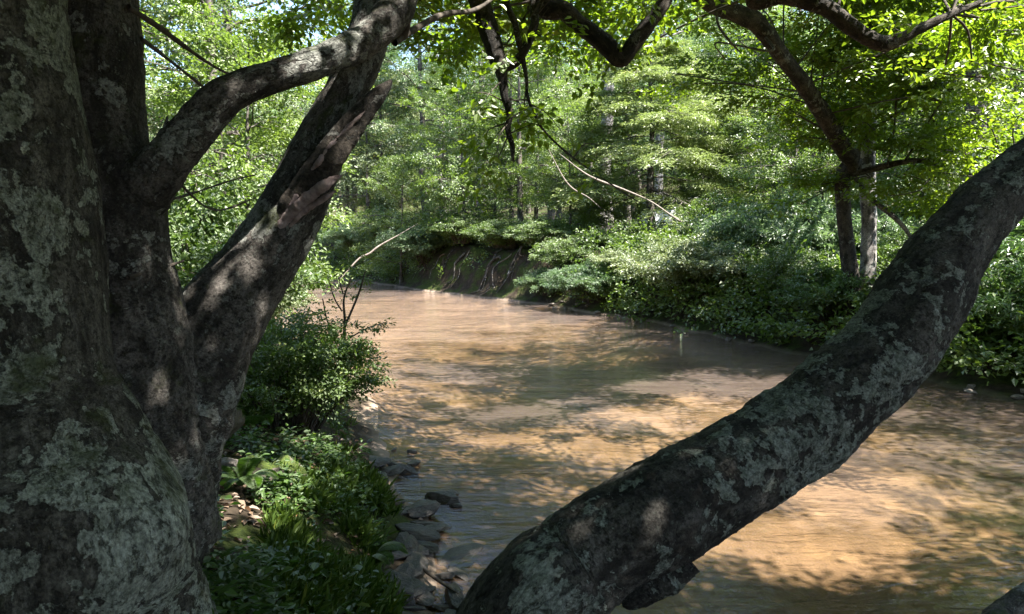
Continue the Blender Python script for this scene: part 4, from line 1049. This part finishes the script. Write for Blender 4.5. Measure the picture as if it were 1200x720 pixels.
def ground_plants():
    r = np.random.default_rng(63); parts = []
    P0 = np.vstack([bank_points(r, 900, (235, 450), (520, 740)), bank_points(r, 260, (370, 470), (470, 600)), bank_points(r, 320, (225, 430), (440, 540)), bank_points(r, 140, (150, 300), (700, 900))])
    dens = fbm(P0, 1.6, 3, 3)
    P0 = P0[dens > -.25]
    pos, dr, nn, LL = [], [], [], []
    for p in P0:
        h = r.uniform(.03, .16); k = r.integers(6, 12); big = r.uniform(.6, 1.3)
        for q in range(k):
            a = r.uniform(0, 6.28); d = horiz(a) + np.array([0, 0, r.uniform(-.25, .45)])
            pos.append(p + np.array([r.normal(0, .03), r.normal(0, .03), h * r.uniform(.3, 1)])); dr.append(d); nn.append(np.array([0, 0, 1.0]) + r.normal(0, .3, 3)); LL.append(.048 * big * r.uniform(.6, 1.2))
    LL = np.array(LL)
    parts.append(leaf_arrays(np.array(pos), np.array(dr), np.array(nn), LL, LL * .58, r.uniform(0, 1, len(LL)), six=True))
    tag(link('ground_cover', leaf_mesh('ground_cover', parts, M['leaf_ground'])), 'low leafy plants covering the near bank', 'ground cover', kind='stuff')
    # grass tufts
    Gp = np.vstack([bank_points(r, 750, (320, 455), (560, 735)), bank_points(r, 200, (390, 470), (490, 600))]); Gp = Gp[fbm(Gp, 2.2, 2, 9) > -.1]
    pos, dr, LL = [], [], []
    for p in Gp:
        for q in range(r.integers(12, 26)):
            a = r.uniform(0, 6.28); pos.append(p + np.array([r.normal(0, .035), r.normal(0, .035), 0])); dr.append(horiz(a) * r.uniform(.2, 1.0) + np.array([.25, 0, r.uniform(.5, 1.3)])); LL.append(r.uniform(.05, .13))
    pos, dr, LL = np.array(pos), np.array(dr), np.array(LL)
    sd = np.cross(dr, r.normal(0, 1, dr.shape))
    tag(link('grass', leaf_mesh('grass', [leaf_arrays(pos, dr, sd, LL, np.full(len(LL), .0032), r.uniform(0, 1, len(LL)), fold=.1, six=True, curl=.35)], M['grass'])), 'fine grass tufts on the near bank by the stones', 'grass', kind='stuff')
    # fallen leaves
    Lp = np.vstack([np.array([(x_, y_, max(gz(x_, y_), 0) + .02) for x_, y_ in [(lambda g_: (g_[0], g_[1]))(G(r.uniform(430, 500), r.uniform(560, 735))) for _ in range(22)]]), bank_points(r, 500, (235, 440), (500, 720)), bank_points(r, 260, (260, 400), (480, 600))])
    k = len(Lp); LL = r.uniform(.03, .075, k)
    tag(link('leaf_litter', leaf_mesh('leaf_litter', [leaf_arrays(Lp + np.array([0, 0, .012]), np.stack([r.normal(0, 1, k), r.normal(0, 1, k), r.normal(0, .15, k)], 1), np.stack([r.normal(0, .3, k), r.normal(0, .3, k), np.ones(k)], 1), LL, LL * .55, r.uniform(0, 1, k), fold=.25, six=True, curl=.2)], M['litter'])), 'dry fallen leaves on the near bank', 'leaf litter', kind='stuff')
ground_plants()

def fern(label, px, py, size, seed, nf=7):
    r = np.random.default_rng(seed); z = .5
    for _ in range(4): p = G(px, py, z); z = gz(p[0], p[1])
    base = np.array([p[0], p[1], z]); e = thing('fern', label, 'fern', base, 'ferns on the near bank')
    for k in range(nf):
        a = k * 6.28 / nf + r.normal(0, .25); ln = size * r.uniform(.75, 1.1); w = Wood()
        pts = np.array([base, base + horiz(a) * ln * .35 + [0, 0, ln * .45], base + horiz(a) * ln * .75 + [0, 0, ln * .5], base + horiz(a) * ln + [0, 0, ln * .3]])
        pp = catmull(pts, 22); pos, dr, LL = [], [], []
        for i in range(7, len(pp) - 1):
            t = i / len(pp); wd = .30 * ln * math.sin(PI * min(1, t * .95 + .02)) ** .8
            tg = norm(pp[i + 1] - pp[i]); sdv = norm(np.cross(tg, [0, 0, 1.0]))
            for s in (1, -1): pos.append(pp[i]); dr.append(sdv * s + tg * .35); LL.append(wd)
        LL = np.array(LL); n = len(LL)
        child('frond', leaf_mesh('frond', [leaf_arrays(np.array(pos), np.array(dr), np.tile([0, 0, 1.0], (n, 1)) + r.normal(0, .12, (n, 3)), LL, LL * .16, r.uniform(.2, .9, n), six=True)], M['leaf_ground']), e)
fern('small light green fern by the stones at the water edge', 432, 655, .22, 1)
fern('fern low beside the bulging trunk foot', 285, 575, .24, 2)
fern('fern under the small leaved bush', 300, 505, .3, 3)

# ------------------------------------------------------------------ stones
def rock_mesh(name, s, seed, mat, flat=1.0):
    n, m = 44, 64
    th = np.linspace(.001, PI - .001, n); ph = np.linspace(0, 2 * PI, m, endpoint=False)
    T_, F_ = np.meshgrid(th, ph, indexing='ij'); d = np.stack([np.sin(T_) * np.cos(F_), np.sin(T_) * np.sin(F_), np.cos(T_)], -1).reshape(-1, 3)
    r = np.random.default_rng(seed); rad = np.full(len(d), 1.0)
    for _ in range(17):                                  # cut by planes for broken faces
        pl = norm(r.normal(0, 1, 3)); dd = d @ pl; lim = r.uniform(.50, .84)
        rad = np.where(dd > .05, np.minimum(rad, lim / np.maximum(dd, .05)), rad)
    v = d * rad[:, None] * (1 + .05 * fbm(d, 3, 3, seed) + .025 * fbm(d, 11, 3, seed + 2))[:, None] * np.array(s)
    i = np.arange(n - 1)[:, None] * m; j = np.arange(m)[None, :]; j2 = (j + 1) % m
    Qr = np.stack([i + j, i + m + j, i + m + j2, i + j2], -1).reshape(-1, 4)
    return mesh_np(name, v, Qr, mat, True)
ROCKS = [rock_mesh('slab', (.5, .36, .13), 1, M['rock_wet']), rock_mesh('slab2', (.5, .3, .17), 2, M['rock_wet']), rock_mesh('stone', (.5, .42, .3), 3, M['rock_wet'])]
DRY = [rock_mesh('dry', (.5, .4, .3), 5, M['rock_dry']), rock_mesh('dry2', (.5, .35, .2), 6, M['rock_dry'])]
MOSSY = [rock_mesh('mossy', (.5, .42, .36), 7, M['rock_moss'])]
def stone(me, name, label, px, py, z, size, rz=None, group=None, tilt=.12, sc=(1, 1, 1)):
    p = G(px, py, z); o = link(name, me)
    o.location = Vector([float(c) for c in p]); o.rotation_euler = (random.uniform(-tilt, tilt), random.uniform(-tilt, tilt), random.uniform(0, 6.28) if rz is None else rz)
    o.scale = (size * sc[0], size * sc[1], size * sc[2]); return tag(o, label, 'stone', group)
stone(ROCKS[0], 'flat_stone', 'large flat slab lying under water next to the leaning trunk', 520, 655, -.03, .62, .7, sc=(1, .8, .5))
stone(ROCKS[1], 'flat_stone', 'long narrow dark slab pointing into the stream', 487, 598, .04, .42, .45, sc=(1.2, .6, .8))
stone(ROCKS[0], 'flat_stone', 'dark wedge shaped slab with its edge above the water', 500, 617, .03, .40, 0, sc=(1, .55, .9))
stone(ROCKS[2], 'rounded_stone', 'rounded grey stone at the foot of the grassy bank', 456, 602, .06, .26, .2, sc=(1, .8, .7))
stone(ROCKS[1], 'flat_stone', 'pinkish stone lit by a patch of sun near the bottom edge', 484, 690, .02, .34, 1.0, sc=(1, .8, .6))
stone(ROCKS[0], 'flat_stone', 'dark flat stone stacked against the grass', 452, 640, .07, .32, .3)
stone(ROCKS[2], 'rounded_stone', 'dark stone half in the water below the bush', 437, 545, .05, .34, 1.1)
r = np.random.default_rng(9); q = 0
while q < 46:
    a, b = r.uniform(425, 545), r.uniform(515, 735)
    p = G(a, b, .0)
    if not (-.15 < p[0] - np.interp(p[1], LE[:, 1], LE[:, 0]) + .25 < .55): 
        q += .2; continue
    stone(ROCKS[int(r.integers(0, 3))], 'shore_stone', 'dark wet stone among others on the near shore', a, b, max(gz(p[0], p[1]), -.02) + .03, float(r.choice([.12, .16, .2, .27, .36, .44])), None, 'dark stones along the near shore', .16, (1, float(r.uniform(.5, .9)), float(r.uniform(.45, .8)))); q += 1
for q in range(34):
    y = r.uniform(8.6, 23); x = np.interp(y, RE[:, 1], RE[:, 0]) + r.uniform(-.1, .35)
    o = link('shore_stone', DRY[q % 2]); o.location = (x, y, gz(x, y) + .02); o.rotation_euler = (r.normal(0, .1), r.normal(0, .1), r.uniform(0, 6)); s = r.uniform(.12, .36); o.scale = (s, s, s * .8)
    tag(o, 'pale stone along the far waterline', 'stone', 'pale stones along the far waterline')
stone(DRY[0], 'rounded_stone', 'brown rounded stone on the far shore right of the leaning trunk', 1110, 433, .1, .36, .4, sc=(1.2, 1, .8))
stone(MOSSY[0], 'mossy_stone', 'moss covered stone beside the bulging trunk foot', 300, 560, .75, .36)
stone(MOSSY[0], 'mossy_stone', 'green mossy mound at the foot of the leaning stem', 245, 500, .95, .55)
stone(MOSSY[0], 'mossy_stone', 'mossy stone in the middle of the grassy bank', 330, 555, .7, .30)
stone(DRY[0], 'rounded_stone', 'grey stone between the mossy stones', 268, 545, .85, .16)

# ------------------------------------------------------------------ dead wood
def log(name, label, lst, mat, cat='dead branch'):
    p_, r_ = PX(lst)
    me = limb_mesh(name, p_, r_, mat, .05, 14, .25 * float(r_.mean()), [], 77, (True, True), fine=.05 * float(r_.mean()))
    return tag(link(name, me), label, cat)
dA = 27.0
log('dead_snag', 'pale bare snag slanting out of the water at the river bend', [(398, 328, dA, 1.6), (420, 304, dA + .2, 2), (433, 297, dA + .3, 1.7), (445, 288, dA + .4, 1.8), (468, 275, dA + .6, 1.2), (490, 262, dA + .8, .6)], M['dead_wood'])
log('dead_branch', 'long pale dead branch slanting down across the sunlit hemlock', [(655, 180, 21.5, 1.2), (690, 206, 21.4, 2), (730, 222, 21.3, 2.2), (762, 236, 21.2, 2.2), (790, 255, 21.1, 2), (822, 274, 21, 1.2)], M['dead_wood'])
log('dead_branch', 'thin pale dead twig hanging above the cut bank', [(640, 170, 23, 1), (665, 215, 23, 1.4), (690, 232, 23, 1.2), (705, 245, 23, .8)], M['dead_wood'])
log('fallen_branch', 'dark stick lying on the shore stones against the leaning trunk', [(486, 660, 4.75, 7), (505, 674, 4.6, 8), (525, 688, 4.45, 8), (540, 698, 4.35, 6)], M['twig'], 'stick')

def bank_roots():
    r = np.random.default_rng(91); w = Wood()
    for q in range(17):
        y = r.uniform(22.6, 30.5); x = np.interp(y, RE[:, 1], RE[:, 0]); nrm = norm(np.array([.80, .60, 0]))
        pts = []
        for f in np.linspace(0, 1, 6):
            dm = 1.25 - (1.05 - .5 * (q % 3 == 0)) * f; px_ = x + nrm[0] * dm + r.normal(0, .06) + .25 * f * (r.random() - .5); py_ = y + nrm[1] * dm + r.normal(0, .06)
            px_ += r.normal(0, .10); py_ += r.normal(0, .10); pts.append((px_, py_, max(gz(px_, py_), .02) + r.uniform(-.03, .16)))
        w.add(np.array(pts), np.linspace(r.uniform(.018, .045), .006, 6), 6, 5, .004)
    b = np.array([-.8, 26.6, gz(-.8, 26.6)]); e = thing('exposed_roots', 'tangle of bare roots hanging down the dark cut bank', 'roots', b)
    child('root', w.mesh('bank_root', M['bark_far']), e)['kind'] = 'stuff'
bank_roots()

# ------------------------------------------------------------------ white vehicle half hidden beyond the bank
def box(bm, x0, x1, y0, y1, z0, z1):
    import bmesh
    vs = [bm.verts.new(v) for v in ((x0, y0, z0), (x1, y0, z0), (x1, y1, z0), (x0, y1, z0), (x0, y0, z1), (x1, y0, z1), (x1, y1, z1), (x0, y1, z1))]
    for f in ((0, 3, 2, 1), (4, 5, 6, 7), (0, 1, 5, 4), (1, 2, 6, 5), (2, 3, 7, 6), (3, 0, 4, 7)): bm.faces.new([vs[i] for i in f])
def pm(name, c, rough=.4, met=0):
    m, nt = new_mat(name); t = NT(nt); b = t.n('ShaderNodeBsdfPrincipled')
    tc = t.n('ShaderNodeTexCoord'); c2 = t.ramp(t.noise(tc.outputs['Object'], 3, 4, .6), [(.3, [k * .85 for k in c]), (.7, c)]); t.l(c2, b.inputs['Base Color'])
    b.inputs['Roughness'].default_value = rough; b.inputs['Metallic'].default_value = met
    o = t.n('ShaderNodeOutputMaterial'); t.l(b.outputs[0], o.inputs[0]); return m
def van():
    import bmesh
    white, glass, rub, steel = pm('white_paint', (.8, .8, .8), .35), pm('dark_glass', (.03, .035, .04), .1), pm('rubber', (.025, .025, .025), .8), pm('steel', (.5, .5, .5), .35, .8)
    d = 40.0; x = (803 - 600) / F * d; b = np.array([x, d, gz(x, d)])
    e = thing('parked_vehicle', 'white vehicle parked beyond the far bank, half hidden by the hemlock', 'vehicle', b)
    prof = [(-2.3, .42), (2.2, .42), (2.3, .8), (2.2, 1.1), (1.45, 1.25), (.85, 1.95), (-2.1, 2.0), (-2.3, 1.7)]
    bm = bmesh.new(); A = [bm.verts.new((px_, -.9, pz)) for px_, pz in prof]; B = [bm.verts.new((px_, .9, pz)) for px_, pz in prof]
    bm.faces.new(A[::-1]); bm.faces.new(B)
    for i in range(len(prof)): j = (i + 1) % len(prof); bm.faces.new((A[i], A[j], B[j], B[i]))
    bmesh.ops.recalc_face_normals(bm, faces=bm.faces[:]); bmesh.ops.bevel(bm, geom=bm.edges[:], offset=.05, segments=2, affect='EDGES')
    me = bpy.data.meshes.new('vehicle_body'); bm.to_mesh(me); bm.free(); me.materials.append(white); link('body', me, e)
    for (x0, x1) in ((-2.0, -1.1), (-1.0, -.1), (0.0, .8)):
        bm = bmesh.new(); box(bm, x0, x1, -.915, -.895, 1.28, 1.78); bmesh.ops.bevel(bm, geom=bm.edges[:], offset=.006, affect='EDGES'); me = bpy.data.meshes.new('window'); bm.to_mesh(me); bm.free(); me.materials.append(glass); link('window', me, e)
    for xx in (-1.5, 1.5):
        for yy in (-.8, .8):
            bm = bmesh.new(); bmesh.ops.create_cone(bm, cap_ends=True, segments=28, radius1=.34, radius2=.34, depth=.22); bmesh.ops.rotate(bm, verts=bm.verts, cent=(0, 0, 0), matrix=__import__('mathutils').Matrix.Rotation(PI / 2, 3, 'X'))
            bmesh.ops.translate(bm, verts=bm.verts, vec=(xx, yy, .34)); me = bpy.data.meshes.new('wheel'); bm.to_mesh(me); bm.free(); me.materials.append(rub); wo = link('wheel', me, e)
            bm = bmesh.new(); bmesh.ops.create_cone(bm, cap_ends=True, segments=20, radius1=.2, radius2=.17, depth=.24); bmesh.ops.rotate(bm, verts=bm.verts, cent=(0, 0, 0), matrix=__import__('mathutils').Matrix.Rotation(PI / 2, 3, 'X'))
            bmesh.ops.translate(bm, verts=bm.verts, vec=(xx, yy, .34)); me = bpy.data.meshes.new('rim'); bm.to_mesh(me); bm.free(); me.materials.append(steel); link('rim', me, wo)
    e.rotation_euler = (0, 0, .1)
van()

# ------------------------------------------------------------------ light, sky, camera
sun = bpy.data.lights.new('sun', 'SUN'); sun.energy = 5.0; sun.angle = math.radians(.53); sun.color = (1.0, .95, .86)
so = bpy.data.objects.new('sun', sun); COL.objects.link(so); so.rotation_euler = Vector(SUN).to_track_quat('Z', 'Y').to_euler(); so.location = (10, 5, 30)
wd = bpy.data.worlds.new('World'); scene.world = wd; wd.use_nodes = True
nt = wd.node_tree; nt.nodes.clear()
sk = nt.nodes.new('ShaderNodeTexSky'); sk.sky_type = 'NISHITA'; sk.sun_disc = False
sk.sun_elevation = math.asin(SUN[2]); sk.sun_rotation = math.atan2(SUN[0], SUN[1])
bg = nt.nodes.new('ShaderNodeBackground'); bg.inputs['Strength'].default_value = .09
wo = nt.nodes.new('ShaderNodeOutputWorld'); nt.links.new(sk.outputs[0], bg.inputs[0]); nt.links.new(bg.outputs[0], wo.inputs[0])

if HAZE:
    hz = np.array([(-172, -62, -2.5), (172, -62, -2.5), (172, 222, -2.5), (-172, 222, -2.5), (-172, -62, 75), (172, -62, 75), (172, 222, 75), (-172, 222, 75)], float)
    hm, hnt = new_mat('haze'); ht = NT(hnt); pv = ht.n('ShaderNodeVolumePrincipled'); pv.inputs['Color'].default_value = (.86, .93, 1, 1); pv.inputs['Density'].default_value = HAZE; pv.inputs['Anisotropy'].default_value = .2
    ho = ht.n('ShaderNodeOutputMaterial'); ht.l(pv.outputs[0], ho.inputs['Volume'])
    tag(link('haze', mesh_np('haze', hz, np.array([(0, 3, 2, 1), (4, 5, 6, 7), (0, 1, 5, 4), (1, 2, 6, 5), (2, 3, 7, 6), (3, 0, 4, 7)]), hm)), kind='stuff')
cam = bpy.data.cameras.new('camera'); co = bpy.data.objects.new('camera', cam); COL.objects.link(co)
cam.sensor_width = 36; cam.lens = 36 * F / 1200; cam.clip_start = .05; cam.clip_end = 600
co.location = Vector([float(c) for c in CAM]); co.rotation_euler = (PI / 2 - PITCH, 0, 0)
scene.camera = co
scene.view_settings.view_transform = 'Standard'; scene.view_settings.look = 'None'; scene.view_settings.gamma = 1
scene.view_settings.use_curve_mapping = False; scene.view_settings.exposure = 2.6
scene.render.engine = 'CYCLES'
cy = scene.cycles
cy.max_bounces = 7; cy.diffuse_bounces = 4; cy.glossy_bounces = 3; cy.transmission_bounces = 5; cy.transparent_max_bounces = 8
cy.caustics_reflective = False; cy.caustics_refractive = False; cy.sample_clamp_indirect = 4; cy.use_denoising = True
try: cy.denoiser = 'OPENIMAGEDENOISE'
except Exception: pass
